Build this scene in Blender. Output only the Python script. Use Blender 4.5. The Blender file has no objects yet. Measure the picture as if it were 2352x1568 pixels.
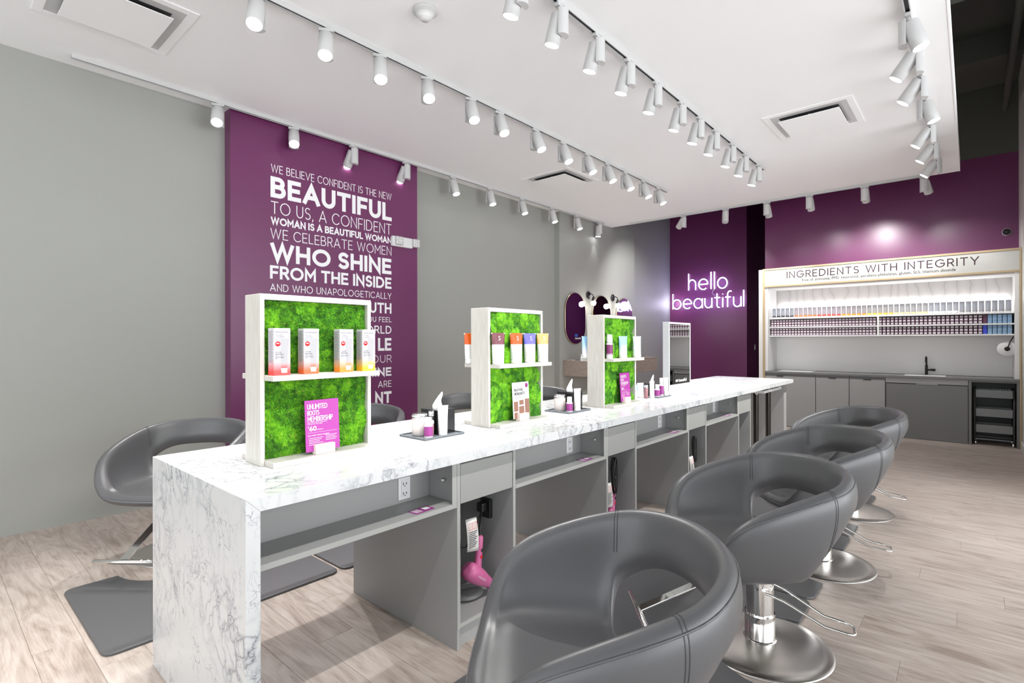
import bpy, bmesh, math, random
from mathutils import Vector, Matrix
from mathutils.bvhtree import BVHTree
random.seed(7)
PI = math.pi
S = bpy.context.scene
C = S.collection

def lin(r, g, b):
    f = lambda c: (c/255/12.92) if c/255 <= .04045 else ((c/255+.055)/1.055)**2.4
    return (f(r), f(g), f(b), 1)

# ------------------------------------------------------------------ camera
cam = bpy.data.objects.new('camera', bpy.data.cameras.new('camera'))
C.objects.link(cam); S.camera = cam
yaw, roll = math.radians(41.155), math.radians(-.12)
fw = Vector((-math.sin(yaw), math.cos(yaw), 0)); rt = Vector((math.cos(yaw), math.sin(yaw), 0)); up = Vector((0, 0, 1))
r2 = rt*math.cos(roll)+up*math.sin(roll); u2 = -rt*math.sin(roll)+up*math.cos(roll)
m = Matrix((r2, u2, -fw)).transposed().to_4x4(); m.translation = (0, 0, 1.42)
cam.matrix_world = m
cam.data.sensor_width = 36; cam.data.lens = 1208.3/2352*36; cam.data.shift_y = -.00098
cam.data.clip_start = .02

# ------------------------------------------------------------------ world, added fill light, exposure
w = bpy.data.worlds.new('world'); S.world = w; w.use_nodes = True
w.node_tree.nodes['Background'].inputs[0].default_value = (.86, .93, 1, 1)
w.node_tree.nodes['Background'].inputs[1].default_value = .75
S.view_settings.view_transform = 'Standard'; S.view_settings.look = 'None'
S.view_settings.gamma = 1; S.view_settings.use_curve_mapping = False
S.view_settings.exposure = .42

def area(name, loc, direction, sx, sy, power, col=(1, 1, 1)):
    l = bpy.data.lights.new(name, 'AREA'); l.shape = 'RECTANGLE'; l.size = sx; l.size_y = sy
    l.energy = power; l.color = col
    o = bpy.data.objects.new(name, l); C.objects.link(o); o.location = loc
    o.rotation_euler = Vector(direction).to_track_quat('-Z', 'Y').to_euler()
    return o
area('front_fill_light', (-.4, -4.3, 1.75), (0, 1, .45), 9.0, 3.2, 160, (.95, .98, 1))  # added soft fill from behind the camera, an invented source
area('side_fill_light', (4.3, 2.5, 1.8), (-1, 0, .22), 8.0, 3.2, 310, (.95, .98, 1))  # second added fill, from an invented source at the right
LAMP_W = 92.0

# ------------------------------------------------------------------ materials
def mat(name, col, rough=.5, metal=0, **k):
    m = bpy.data.materials.new(name); m.use_nodes = True
    b = m.node_tree.nodes['Principled BSDF']
    b.inputs['Base Color'].default_value = col; b.inputs['Roughness'].default_value = rough
    b.inputs['Metallic'].default_value = metal
    for n, v in k.items():
        b.inputs[n.replace('_', ' ')].default_value = v
    return m
def nd(m, t, **k):
    n = m.node_tree.nodes.new(t)
    for a, v in k.items():
        if a in n.bl_rna.properties: setattr(n, a, v)
        else: n.inputs[a.replace('_', ' ')].default_value = v
    return n
def ln(m, a, ao, b, bi): m.node_tree.links.new(a.outputs[ao], b.inputs[bi])
def bsdf(m): return m.node_tree.nodes['Principled BSDF']
def ramp(m, stops):
    r = nd(m, 'ShaderNodeValToRGB'); e = r.color_ramp.elements
    while len(e) < len(stops): e.new(.5)
    for i, (p, c) in enumerate(stops): e[i].position = p; e[i].color = c
    return r
def bump(m, src, out, strength, dist=.01):
    b = nd(m, 'ShaderNodeBump', Strength=strength, Distance=dist)
    ln(m, src, out, b, 'Height'); ln(m, b, 'Normal', bsdf(m), 'Normal'); return b
def noise(m, scale, detail=3, vec=None, vout='Object', **k):
    n = nd(m, 'ShaderNodeTexNoise', Scale=scale, Detail=detail, **k)
    if vec is None: vec = nd(m, 'ShaderNodeTexCoord')
    ln(m, vec, vout, n, 'Vector'); return n
def paint(name, col, rough=.5, sc=180, st=.05, **k):
    m = mat(name, col, rough, **k); n = noise(m, sc, 2); bump(m, n, 'Fac', st, .002); return m

M = {}
M['grey_wall'] = paint('grey_wall_paint', lin(153, 154, 149), .5)
M['light_wall'] = paint('light_grey_wall_paint', lin(214, 213, 211), .5)
M['purple'] = paint('purple_wall_paint', lin(106, 46, 90), .33)
M['ceiling'] = paint('ceiling_paint', lin(247, 247, 248), .7)
M['deck'] = paint('black_deck_paint', lin(86, 88, 80), .8)
M['white'] = mat('white_plastic', lin(218, 218, 218), .4)
M['lampwhite'] = mat('white_lamp_enamel', lin(196, 196, 196), .38)
M['laminate'] = mat('grey_laminate', lin(152, 152, 151), .42)
M['laminate_edge'] = mat('pale_grey_edge_band', lin(162, 162, 158), .45)
M['dark_laminate'] = mat('dark_grey_laminate', lin(112, 112, 111), .45)
M['drawer'] = mat('drawer_grey', lin(150, 150, 147), .42)
M['chrome'] = mat('polished_chrome', (.82, .80, .78, 1), .06, 1)
M['steel'] = mat('brushed_steel', (.66, .63, .60, 1), .24, 1, Anisotropic=.75)
tn = nd(M['steel'], 'ShaderNodeTangent', direction_type='RADIAL', axis='Z'); ln(M['steel'], tn, 'Tangent', bsdf(M['steel']), 'Tangent')
n = noise(M['steel'], 260, 2); bump(M['steel'], n, 'Fac', .03, .001)
M['black'] = mat('matte_black', (.012, .012, .012, 1), .4)
M['blackgloss'] = mat('black_acrylic', (.02, .02, .022, 1), .08)
M['rubber'] = mat('dark_rubber_mat', lin(84, 84, 86), .42)
n = noise(M['rubber'], 420, 2); bump(M['rubber'], n, 'Fac', .1, .001)
M['mirror'] = mat('mirror_glass', (.9, .9, .9, 1), .015, 1)
M['brass'] = mat('brushed_brass', (.62, .48, .30, 1), .3, 1)
M['trim'] = mat('pale_oak_trim', lin(176, 156, 124), .45)
M['glass'] = mat('clear_glass', (.95, .95, .95, 1), .03, 0, Transmission_Weight=.9, IOR=1.3)
M['pink'] = mat('pink_plastic', lin(190, 96, 142), .38)
M['cable'] = mat('black_cable', (.015, .015, .015, 1), .45)
M['red'] = mat('red_plastic', lin(215, 30, 40), .3)
M['amber'] = mat('rose_glass', lin(150, 105, 110), .15)
M['purplelabel'] = mat('purple_label', lin(140, 45, 125), .4)
M['magenta'] = mat('magenta_print', lin(164, 50, 150), .45)
M['paper'] = mat('white_card', lin(212, 212, 212), .55)
M['greyink'] = mat('grey_ink', lin(86, 84, 88), .6)
M['ink'] = mat('dark_ink', lin(26, 22, 26), .6)
M['plumink'] = mat('plum_ink', lin(48, 18, 36), .5)
M['vinyl'] = mat('white_vinyl_lettering', lin(238, 238, 240), .45)
M['tissue'] = mat('tissue_paper', lin(245, 245, 245), .8, 0, Subsurface_Weight=.2)
M['silver'] = mat('silver_lid', (.75, .75, .75, 1), .15, 1)
M['pearl'] = mat('pearl_jar', lin(214, 206, 202), .25)
M['traygrey'] = mat('grey_tray', lin(110, 115, 120), .35)
M['alu'] = mat('satin_aluminium', lin(205, 207, 208), .35, .4)
M['clay'] = mat('light_metal_tray', lin(120, 121, 122), .4, .2)
M['tag'] = mat('warning_tag_paper', lin(225, 222, 218), .7)
M['skin'] = mat('brown_hair_print', lin(140, 100, 85), .6)

def emis(name, col, st):
    m = mat(name, (1, 1, 1, 1), .5); b = bsdf(m)
    b.inputs['Emission Color'].default_value = col; b.inputs['Emission Strength'].default_value = st
    return m
M['lens'] = emis('lamp_lens_glow', (1, 1, 1, 1), 14)
M['vent_shade'] = mat('vent_recess_shade', lin(58, 58, 60), .6)  # dark colour standing in for shade inside the vent recess
M['neon'] = emis('neon_tube_glow', (.92, .88, 1, 1), 4)
M['bulb'] = emis('globe_bulb_glow', (1, .93, .84, 1), 6)
M['led'] = emis('led_strip_glow', (1, 1, 1, 1), 5)
M['signpanel'] = emis('pale_sign_panel', (1, 1, 1, 1), .0)  # not lit from behind: emission is off, only base colour shows
bsdf(M['signpanel']).inputs['Base Color'].default_value = lin(186, 186, 183)
m = M['acrylic'] = mat('clear_acrylic_backing', (.12, .06, .2, 1), .6, 0, Alpha=.12)

# leather
m = M['leather'] = mat('grey_leather', lin(84, 84, 86), .37, 0, Coat_Weight=.15, Coat_Roughness=.35)
v = nd(m, 'ShaderNodeTexVoronoi', Scale=420); tc = nd(m, 'ShaderNodeTexCoord'); ln(m, tc, 'Object', v, 'Vector')
bump(m, v, 'Distance', .12, .001)
M['seam'] = mat('dark_seam_thread', lin(60, 60, 62), .5)

# whitewashed wood (display towers)
def wood(name, c1, c2, scale=(3, 40, 3), rough=.5, rnd=False):
    m = mat(name, c1, rough)
    tc = nd(m, 'ShaderNodeTexCoord'); mp = nd(m, 'ShaderNodeMapping'); mp.inputs['Scale'].default_value = scale
    ln(m, tc, 'Object', mp, 'Vector')
    n = noise(m, 5, 6, mp, 'Vector', Distortion=.6)
    r = ramp(m, [(.3, c1), (.7, c2)]); ln(m, n, 'Fac', r, 'Fac'); ln(m, r, 'Color', bsdf(m), 'Base Color')
    return m
M['whitewood'] = wood('whitewashed_wood', lin(186, 182, 174), lin(206, 203, 197), (30, 30, 1.5))
M['holderwood'] = wood('pale_wood_block', lin(222, 208, 200), lin(236, 226, 220), (60, 4, 60))
M['vanitywood'] = wood('grey_oak_veneer', lin(136, 122, 112), lin(166, 152, 142), (3, 1.2, 30))

# floor planks
def plank_mat(name, island):
    m = mat(name, (1, 1, 1, 1), .42)
    tc = nd(m, 'ShaderNodeTexCoord')
    if island: rn = nd(m, 'ShaderNodeNewGeometry'); ro = 'Random Per Island'
    else: rn = nd(m, 'ShaderNodeObjectInfo'); ro = 'Random'
    mu = nd(m, 'ShaderNodeMath', operation='MULTIPLY'); ln(m, rn, ro, mu, 0); mu.inputs[1].default_value = 37
    va = nd(m, 'ShaderNodeVectorMath', operation='ADD'); ln(m, tc, 'Object', va, 0); ln(m, mu, 0, va, 1)
    mp = nd(m, 'ShaderNodeMapping'); mp.inputs['Scale'].default_value = (1.0, 5.0, 1.0); ln(m, va, 0, mp, 'Vector')
    n1 = noise(m, 1.6, 6, mp, 'Vector', Distortion=3.0, Roughness=.58)
    mp2 = nd(m, 'ShaderNodeMapping'); mp2.inputs['Scale'].default_value = (2.0, 60.0, 1.0); ln(m, va, 0, mp2, 'Vector')
    n2 = noise(m, 2.5, 4, mp2, 'Vector')
    mx = nd(m, 'ShaderNodeMath', operation='MULTIPLY_ADD'); ln(m, n2, 'Fac', mx, 0); mx.inputs[1].default_value = .42; ln(m, n1, 'Fac', mx, 2)
    ad = nd(m, 'ShaderNodeMath', operation='MULTIPLY_ADD'); ln(m, rn, ro, ad, 0); ad.inputs[1].default_value = .10; ln(m, mx, 0, ad, 2)
    r = ramp(m, [(.46, lin(138, 122, 112)), (.61, lin(161, 147, 137)), (.75, lin(178, 165, 156)), (.93, lin(192, 181, 173))])
    ln(m, ad, 0, r, 'Fac'); ln(m, r, 'Color', bsdf(m), 'Base Color'); bump(m, n2, 'Fac', .06, .001)
    return m
M['plank'] = plank_mat('pale_oak_plank', False); M['planks'] = plank_mat('pale_oak_planks', True)
M['subfloor'] = mat('plank_joint_dark', lin(160, 146, 136), .8)

# marble laminate
m = M['marble'] = mat('white_marble_laminate', (1, 1, 1, 1), .22)
tc = nd(m, 'ShaderNodeTexCoord')
n0 = noise(m, 3.0, 6, tc, 'Object', Roughness=.56)
mxv = nd(m, 'ShaderNodeMixRGB', blend_type='LINEAR_LIGHT'); mxv.inputs[0].default_value = .25
ln(m, tc, 'Object', mxv, 1); ln(m, n0, 'Color', mxv, 2)
mp = nd(m, 'ShaderNodeMapping'); mp.inputs['Scale'].default_value = (1.7, 1.2, .62); mp.inputs['Rotation'].default_value = (.2, .1, .35); ln(m, mxv, 0, mp, 'Vector')
v1 = nd(m, 'ShaderNodeTexVoronoi', Scale=8.5, feature='DISTANCE_TO_EDGE'); ln(m, mp, 'Vector', v1, 'Vector')
v2 = nd(m, 'ShaderNodeTexVoronoi', Scale=19, feature='DISTANCE_TO_EDGE'); ln(m, mp, 'Vector', v2, 'Vector')
ra = ramp(m, [(0, (1, 1, 1, 1)), (.03, (.45, .45, .45, 1)), (.15, (0, 0, 0, 1))]); ln(m, v1, 'Distance', ra, 'Fac')
rb = ramp(m, [(0, (1, 1, 1, 1)), (.03, (.2, .2, .2, 1)), (.07, (0, 0, 0, 1))]); ln(m, v2, 'Distance', rb, 'Fac')
nm = noise(m, 2.6, 3, tc, 'Object'); rm = ramp(m, [(.44, (.04, .04, .04, 1)), (.62, (1, 1, 1, 1))]); ln(m, nm, 'Fac', rm, 'Fac')
nm2 = noise(m, 9, 3, tc, 'Object'); rm2 = ramp(m, [(.47, (0, 0, 0, 1)), (.66, (1, 1, 1, 1))]); ln(m, nm2, 'Fac', rm2, 'Fac')
a1 = nd(m, 'ShaderNodeMath', operation='MULTIPLY'); ln(m, ra, 'Color', a1, 0); ln(m, rm, 'Color', a1, 1)
a2 = nd(m, 'ShaderNodeMath', operation='MULTIPLY'); ln(m, rb, 'Color', a2, 0); ln(m, rm2, 'Color', a2, 1)
a3 = nd(m, 'ShaderNodeMath', operation='MAXIMUM'); ln(m, a1, 0, a3, 0); ln(m, a2, 0, a3, 1)
cr = ramp(m, [(0, lin(204, 205, 205)), (.35, lin(182, 184, 187)), (1, lin(112, 114, 122))]); ln(m, a3, 0, cr, 'Fac')
ln(m, cr, 'Color', bsdf(m), 'Base Color')

# patterned wall covering in the colour bar
m = M['pattern'] = mat('swirl_wall_covering', (1, 1, 1, 1), .6)
wv = nd(m, 'ShaderNodeTexWave', Scale=2.2, Distortion=9, Detail=2.5, Detail_Scale=.9); tc = nd(m, 'ShaderNodeTexCoord'); ln(m, tc, 'Object', wv, 'Vector')
r = ramp(m, [(.0, lin(158, 154, 152)), (.05, lin(172, 168, 166)), (1, lin(178, 174, 172))]); ln(m, wv, 'Fac', r, 'Fac'); ln(m, r, 'Color', bsdf(m), 'Base Color')

# moss
def moss(name, c):
    m = mat(name, c[1], .85)
    n = noise(m, 34, 5, Roughness=.7); r = ramp(m, [(.34, c[0]), (.52, c[1]), (.70, c[2])])
    ln(m, n, 'Fac', r, 'Fac'); ln(m, r, 'Color', bsdf(m), 'Base Color')
    n2 = noise(m, 190, 4, Roughness=.8); bump(m, n2, 'Fac', .9, .006); return m
M['moss'] = moss('preserved_moss', (lin(40, 92, 4), lin(78, 150, 10), lin(120, 188, 20)))
M['moss2'] = moss('bright_moss', (lin(70, 140, 6), lin(108, 184, 14), lin(150, 214, 40)))
M['moss3'] = moss('deep_green_moss', (lin(30, 80, 4), lin(50, 122, 8), lin(80, 158, 14)))
M['twig'] = mat('dry_leaf_flecks', lin(190, 170, 80), .8)

def gradient(name, top, bot, z0, z1, rough=.4, **k):
    m = mat(name, top, rough, **k); tc = nd(m, 'ShaderNodeTexCoord'); sp = nd(m, 'ShaderNodeSeparateXYZ'); ln(m, tc, 'Generated', sp, 0)
    r = ramp(m, [(z0, bot), (z1, top)]); ln(m, sp, 'Z', r, 'Fac'); ln(m, r, 'Color', bsdf(m), 'Base Color'); return m

# ------------------------------------------------------------------ mesh helpers
class MB:
    def __init__(s): s.v = []; s.f = []; s.mi = []; s.m = 0; s.sm = []
    def add(s, vs, fs, smooth=False):
        o = len(s.v); s.v += [tuple(p) for p in vs]
        for f in fs: s.f.append([i+o for i in f]); s.mi.append(s.m); s.sm.append(smooth)
        return s
    def box(s, x0, x1, y0, y1, z0, z1):
        if x0 > x1: x0, x1 = x1, x0
        if y0 > y1: y0, y1 = y1, y0
        if z0 > z1: z0, z1 = z1, z0
        v = [(x, y, z) for z in (z0, z1) for x, y in ((x0, y0), (x1, y0), (x1, y1), (x0, y1))]
        return s.add(v, [(3, 2, 1, 0), (4, 5, 6, 7), (0, 1, 5, 4), (1, 2, 6, 5), (2, 3, 7, 6), (3, 0, 4, 7)])
    def ring_tube(s, rings, cap=True, smooth=True, closed=False):
        n = len(rings[0]); v = [p for r in rings for p in r]; f = []
        k = len(rings)
        for i in range(k if closed else k-1):
            a, b = i*n, ((i+1) % k)*n
            for j in range(n): f.append((a+j, a+(j+1) % n, b+(j+1) % n, b+j))
        s.add(v, f, smooth)
        if cap and not closed:
            s.add(rings[0], [tuple(range(n))[::-1]]); s.add(rings[-1], [tuple(range(n))])
        return s
    def tube(s, pts, r, n=10, closed=False, cap=True):
        pts = [Vector(p) for p in pts]; k = len(pts); rings = []; prev = None
        for i, p in enumerate(pts):
            if closed: t = pts[(i+1) % k]-pts[i-1]
            else: t = pts[min(i+1, k-1)]-pts[max(i-1, 0)]
            t.normalize()
            if prev is None:
                a = Vector((0, 0, 1)) if abs(t.z) < .9 else Vector((1, 0, 0)); nn = t.cross(a).normalized()
            else:
                nn = prev-t*prev.dot(t)
                nn = nn.normalized() if nn.length > 1e-6 else prev
            prev = nn; bb = t.cross(nn); rr = r[i] if isinstance(r, (list, tuple)) else r
            rings.append([p+nn*math.cos(2*PI*j/n)*rr+bb*math.sin(2*PI*j/n)*rr for j in range(n)])
        return s.ring_tube(rings, cap, True, closed)
    def lathe(s, prof, c=(0, 0, 0), n=24, axis='Z', sx=1, sy=1, smooth=True, caps=True):
        rings = []
        for r, z in prof:
            rg = []
            for j in range(n):
                a = 2*PI*j/n; x, y = r*math.cos(a)*sx, r*math.sin(a)*sy
                p = {'Z': (x, y, z), 'X': (z, x, y), 'Y': (y, z, x)}[axis]
                rg.append((p[0]+c[0], p[1]+c[1], p[2]+c[2]))
            rings.append(rg)
        return s.ring_tube(rings, caps, smooth)
    def prism(s, poly, z0, z1, ax='Z'):
        f = {'Z': lambda a, b, c: (a, b, c), 'X': lambda a, b, c: (c, a, b), 'Y': lambda a, b, c: (a, c, b)}[ax]
        n = len(poly); v = [f(a, b, z0) for a, b in poly]+[f(a, b, z1) for a, b in poly]
        return s.add(v, [tuple(range(n))[::-1], tuple(range(n, 2*n))]+[(i, (i+1) % n, n+(i+1) % n, n+i) for i in range(n)])
    def xf(s, mt, start=0):
        for i in range(start, len(s.v)): s.v[i] = tuple(mt @ Vector(s.v[i]))
        return s
    def mesh(s, name, mats):
        me = bpy.data.meshes.new(name); me.from_pydata(s.v, [], s.f)
        for m_ in (mats if isinstance(mats, (list, tuple)) else [mats]): me.materials.append(m_)
        for p, i, q in zip(me.polygons, s.mi, s.sm): p.material_index = i; p.use_smooth = q
        bm = bmesh.new(); bm.from_mesh(me); bmesh.ops.recalc_face_normals(bm, faces=bm.faces); bm.to_mesh(me); bm.free()
        me.update(); return me
    def build(s, name, mats, parent=None, bevel=0, seg=2, loc=None, rot=None):
        return link(name, s.mesh(name, mats), parent, bevel, seg, loc, rot)
def link(name, me, parent=None, bevel=0, seg=2, loc=None, rot=None):
    o = bpy.data.objects.new(name, me); C.objects.link(o)
    if parent: o.parent = parent
    if loc: o.location = loc
    if rot: o.rotation_euler = rot
    if bevel:
        b = o.modifiers.new('bevel', 'BEVEL'); b.width = bevel; b.segments = seg; b.limit_method = 'ANGLE'; b.angle_limit = math.radians(40)
    return o
def box(*a): return MB().box(*a)
def tag(o, label, cat, group=None, kind=None):
    if label: o['label'] = label
    if cat: o['category'] = cat
    if group: o['group'] = group
    if kind: o['kind'] = kind
    return o
def thing(name, label, cat, loc=(0, 0, 0), rz=0, group=None):
    o = bpy.data.objects.new(name, None); C.objects.link(o); o.empty_display_size = .05
    o.location = loc; o.rotation_euler = (0, 0, rz); return tag(o, label, cat, group)
def dup(root, loc, rz=None, label=None, group=None):
    r = root.copy(); C.objects.link(r); r.location = loc
    if rz is not None: r.rotation_euler = (0, 0, rz)
    if label: r['label'] = label
    if group: r['group'] = group
    for ch in list(root.children):
        c = ch.copy(); C.objects.link(c); c.parent = r
        for g in list(ch.children):
            d = g.copy(); C.objects.link(d); d.parent = c
    return r
def struct(name, mb, mt, bevel=0, parent=None):
    o = mb.build(name, mt, parent, bevel)
    if not parent: o['kind'] = 'structure'
    return o
PX = lambda a, b, c: (c, a, b)      # on a plane x=c, reading along +y (seen from +x)
PY = lambda a, b, c: (a, c, b)      # on a plane y=c, reading along +x (seen from -y)
_txt = {}
def text2d(s, off=0.0):
    """unit-box 2D text mesh: verts in 0..1 x 0..1 plus aspect"""
    k = (s, off)
    if k not in _txt:
        cu = bpy.data.curves.new('t', 'FONT'); cu.body = s; cu.size = 1; cu.offset = off; cu.resolution_u = 4
        o = bpy.data.objects.new('t', cu); C.objects.link(o)
        dg = bpy.context.evaluated_depsgraph_get(); dg.update()
        me = bpy.data.meshes.new_from_object(o.evaluated_get(dg))
        v = [(p.co.x, p.co.y) for p in me.vertices]; f = [tuple(p.vertices) for p in me.polygons]
        bpy.data.objects.remove(o); bpy.data.curves.remove(cu); bpy.data.meshes.remove(me)
        x0, x1 = min(p[0] for p in v), max(p[0] for p in v); y0, y1 = min(p[1] for p in v), max(p[1] for p in v)
        _txt[k] = ([((x-x0)/(x1-x0), (y-y0)/(y1-y0)) for x, y in v], f, (x1-x0)/(y1-y0))
    return _txt[k]
def put_text(mb, s, a0, a1, b0, b1, plane, c, off=0.0, fat=0.0):
    """a = horizontal reading range, b = vertical range; plane maps (a,b,c) -> xyz"""
    v, f, asp = text2d(s, off)
    if a1 is None: a1 = a0+(b1-b0)*asp
    if fat: a0 += fat; a1 -= fat; b0 += fat; b1 -= fat
    sg = -1 if plane is PY else 1
    for q_, (da, db) in enumerate(((0, 0),) if not fat else ((0, 0), (fat, fat), (-fat, fat), (fat, -fat), (-fat, -fat), (fat, 0), (-fat, 0), (0, fat), (0, -fat))):
        mb.add([plane(a0+(a1-a0)*x+da, b0+(b1-b0)*y+db, c+sg*q_*.00012) for x, y in v], f)
    return mb

def arc(cx, cy, rx, ry, a0, a1, n=14):
    return [(cx+rx*math.cos(math.radians(a0+(a1-a0)*k/n)), cy+ry*math.sin(math.radians(a0+(a1-a0)*k/n))) for k in range(n+1)]
CAPS = {
 'A': ([[(0, 0), (.43, 1), (.86, 0)], [(.17, .30), (.69, .30)]], .86),
 'B': ([[(0, 0), (0, 1)], [(.02, 1), (.34, 1)]+arc(.34, .765, .24, .235, 80, -90, 10)+[(.02, .53)], [(.02, 0), (.38, 0)]+arc(.38, .265, .27, .265, -80, 90, 10)+[(.02, .53)]], .65),
 'C': ([arc(.5, .5, .5, .5, 42, 318, 26)], .88),
 'D': ([[(0, .5), (0, 1), (.30, 1)]+arc(.30, .5, .5, .5, 80, -80, 18)+[(.30, 0), (0, 0), (0, .5)]], .80),
 'E': ([[(.56, 1), (0, 1), (0, 0), (.57, 0)], [(0, .51), (.50, .51)]], .57),
 'F': ([[(.55, 1), (0, 1), (0, 0)], [(0, .48), (.48, .48)]], .54),
 'G': ([arc(.5, .5, .5, .5, 42, 340, 28)+[(.97, .48), (.56, .48)]], .97),
 'H': ([[(0, 0), (0, 1)], [(.72, 0), (.72, 1)], [(0, .5), (.72, .5)]], .72),
 'I': ([[(0, 0), (0, 1)]], .0),
 'L': ([[(0, 1), (0, 0), (.52, 0)]], .50),
 'M': ([[(0, 0), (0, 1), (.44, .36), (.88, 1), (.88, 0)]], .88),
 'N': ([[(0, 0), (0, 1), (.74, 0), (.74, 1)]], .74),
 'O': ([arc(.53, .5, .53, .5, 0, 360, 32)], 1.06),
 'P': ([[(0, 0), (0, 1)], [(.02, 1), (.34, 1)]+arc(.34, .72, .28, .28, 80, -90, 10)+[(0, .44)]], .60),
 'R': ([[(0, 0), (0, 1)], [(.02, 1), (.34, 1)]+arc(.34, .73, .27, .27, 80, -90, 10)+[(0, .46)], [(.34, .46), (.64, 0)]], .62),
 'S': ([arc(.30, .755, .27, .245, 38, 262, 14)+arc(.30, .255, .29, .255, 82, -142, 14)], .58),
 'T': ([[(0, 1), (.72, 1)], [(.36, 1), (.36, 0)]], .72),
 'U': ([[(0, 1), (0, .36)]+arc(.35, .36, .35, .36, 180, 360, 14)+[(.70, 1)]], .70),
 'V': ([[(0, 1), (.41, 0), (.82, 1)]], .82),
 'W': ([[(0, 1), (.31, 0), (.62, 1), (.93, 0), (1.24, 1)]], 1.24),
 'Y': ([[(0, 1), (.39, .44), (.78, 1)], [(.39, .44), (.39, 0)]], .78),
 ',': ([[(.06, .04), (0, -.14)]], .06)}
def ribbon(mb, pts, w, closed, place):
    P = [Vector((p[0], p[1])) for p in pts]
    if closed: P = P[:-1]
    Q = [P[0]]
    for p in P[1:]:
        if (p-Q[-1]).length > 1e-5: Q.append(p)
    P = Q; n = len(P); A = []; B = []
    for i in range(n):
        if closed: a, b, c = P[i-1], P[i], P[(i+1) % n]
        else: a, b, c = P[max(i-1, 0)], P[i], P[min(i+1, n-1)]
        d1 = (b-a).normalized() if (b-a).length > 1e-9 else (c-b).normalized(); d2 = (c-b).normalized() if (c-b).length > 1e-9 else d1
        n1 = Vector((-d1.y, d1.x)); n2 = Vector((-d2.y, d2.x)); mm = n1+n2
        if mm.length < .15: mm = n1
        mm.normalize(); k = 1/max(.38, mm.dot(n1)); q = b.copy()
        if not closed and i == 0: q -= d2*w/2
        if not closed and i == n-1: q += d1*w/2
        A.append(q+mm*w/2*k); B.append(q-mm*w/2*k)
    v = [place(*p) for p in A+B]
    f = [(i, (i+1) % n, n+(i+1) % n, n+i) for i in range(n if closed else n-1)]
    mb.add(v, f)
def caps_text(mb, s, a0, a1, b0, b1, plane, c, w, gap=.20, sp=.50):
    H = b1-b0; x = 0; lay = []; w_ = w*H
    for ch in s:
        if ch == ' ': x += sp; continue
        lay.append((ch, x)); x += CAPS[ch][1]+gap+w
    nat = (x-gap-w); k = (a1-a0-w_)/nat; hh = H-w_
    q = 0
    for ch, ox in lay:
        for st in CAPS[ch][0]:
            pts = [(a0+w_/2+(ox+p[0])*k, b0+w_/2+p[1]*hh) for p in st]
            cl = len(st) > 8 and math.hypot(st[0][0]-st[-1][0], st[0][1]-st[-1][1]) < 1e-6
            q += 1; cc = c+(-1 if plane is PY else 1)*(q % 3)*.00015
            ribbon(mb, pts, w_, cl, lambda a, b: plane(a, b, cc))
    return mb

# ------------------------------------------------------------------ structure
ZC = 3.58
fl = struct('floor', box(-5.45, 4.6, -4.6, 13.2, -.05, -.006), M['subfloor'])
PW, PL = .18, 1.22
pm = {}
def plank_mesh(L):
    k = round(L, 3)
    if k not in pm:
        g = .0004; e = .0008
        mb = MB(); x0, x1, y0, y1 = g, L-g, g, PW-g
        v = [(x0, y0, -.006), (x1, y0, -.006), (x1, y1, -.006), (x0, y1, -.006), (x0, y0, -e), (x1, y0, -e), (x1, y1, -e), (x0, y1, -e),
             (x0+e, y0+e, 0), (x1-e, y0+e, 0), (x1-e, y1-e, 0), (x0+e, y1-e, 0)]
        mb.add(v, [(0, 1, 5, 4), (1, 2, 6, 5), (2, 3, 7, 6), (3, 0, 4, 7), (4, 5, 9, 8), (5, 6, 10, 9), (6, 7, 11, 10), (7, 4, 8, 11), (8, 9, 10, 11)])
        pm[k] = mb.mesh('plank', M['plank'])
    return pm[k]
rest = MB(); nrow = 0
offs = [0, .47, .86, .22, .67, 1.04, .35]
y = -4.5; count = 0
while y < 13.0:
    x = -5.3-offs[nrow % 7]
    while x < 4.5:
        a, b = max(x, -5.3), min(x+PL, 4.5)
        if b-a > .02:
            vis = (-.06 < y < 9.5 and a < .45 and count < 300)
            if vis:
                link('plank', plank_mesh(b-a), fl, loc=(a, y, 0)); count += 1
            else:
                rest.box(a+.0012, b-.0012, y+.0012, y+PW-.0012, -.006, 0)
        x += PL
    y += PW; nrow += 1
o = rest.build('planks', M['planks'], fl); o['kind'] = 'stuff'

struct('wall_left', MB().box(-5.45, -5.3, -4.6, 11.67, 0, 5.0), M['grey_wall'])
struct('wall_accent', box(-5.3, -5.17, 1.955, 4.135, 0, ZC), M['purple'])
struct('wall_vanity', box(-5.3, -5.2, 7.16, 9.76, 0, 5.0), M['grey_wall'])
struct('wall_sign', box(-5.45, -3.59, 11.67, 11.82, 0, 5.0), M['purple'])
struct('wall_corridor', MB().box(-3.74, -3.59, 11.82, 13.2, 0, 5.0).box(-3.59, -2.5, 13.05, 13.2, 0, 5.0).box(-2.62, -2.5, 10.2, 13.05, 0, 5.0), M['purple'])
struct('wall_back', box(-2.78, .64, 10.06, 10.2, 0, 4.02), M['purple'])
struct('wall_back_upper', box(-2.78, .64, 10.062, 10.2, 4.02, 5.0), M['deck'])
struct('wall_right', box(.49, .64, 6.6, 10.06, 0, 5.0), M['light_wall'])
struct('baseboard_right', box(.476, .49, 6.6, 9.44, 0, .10), M['white'], .003)
struct('wall_lobby', MB().box(.64, 4.6, 6.6, 6.75, 0, 5.0), M['light_wall'])
struct('wall_far_right', MB().box(4.45, 4.6, -4.6, 6.6, 0, .25).box(4.45, 4.6, -4.6, 6.6, 3.4, 5.0), M['light_wall'])
struct('wall_front', MB().box(-5.45, 4.6, -4.6, -4.45, 0, .2).box(-5.45, 4.6, -4.6, -4.45, 3.4, 5.0), M['light_wall'])
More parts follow.
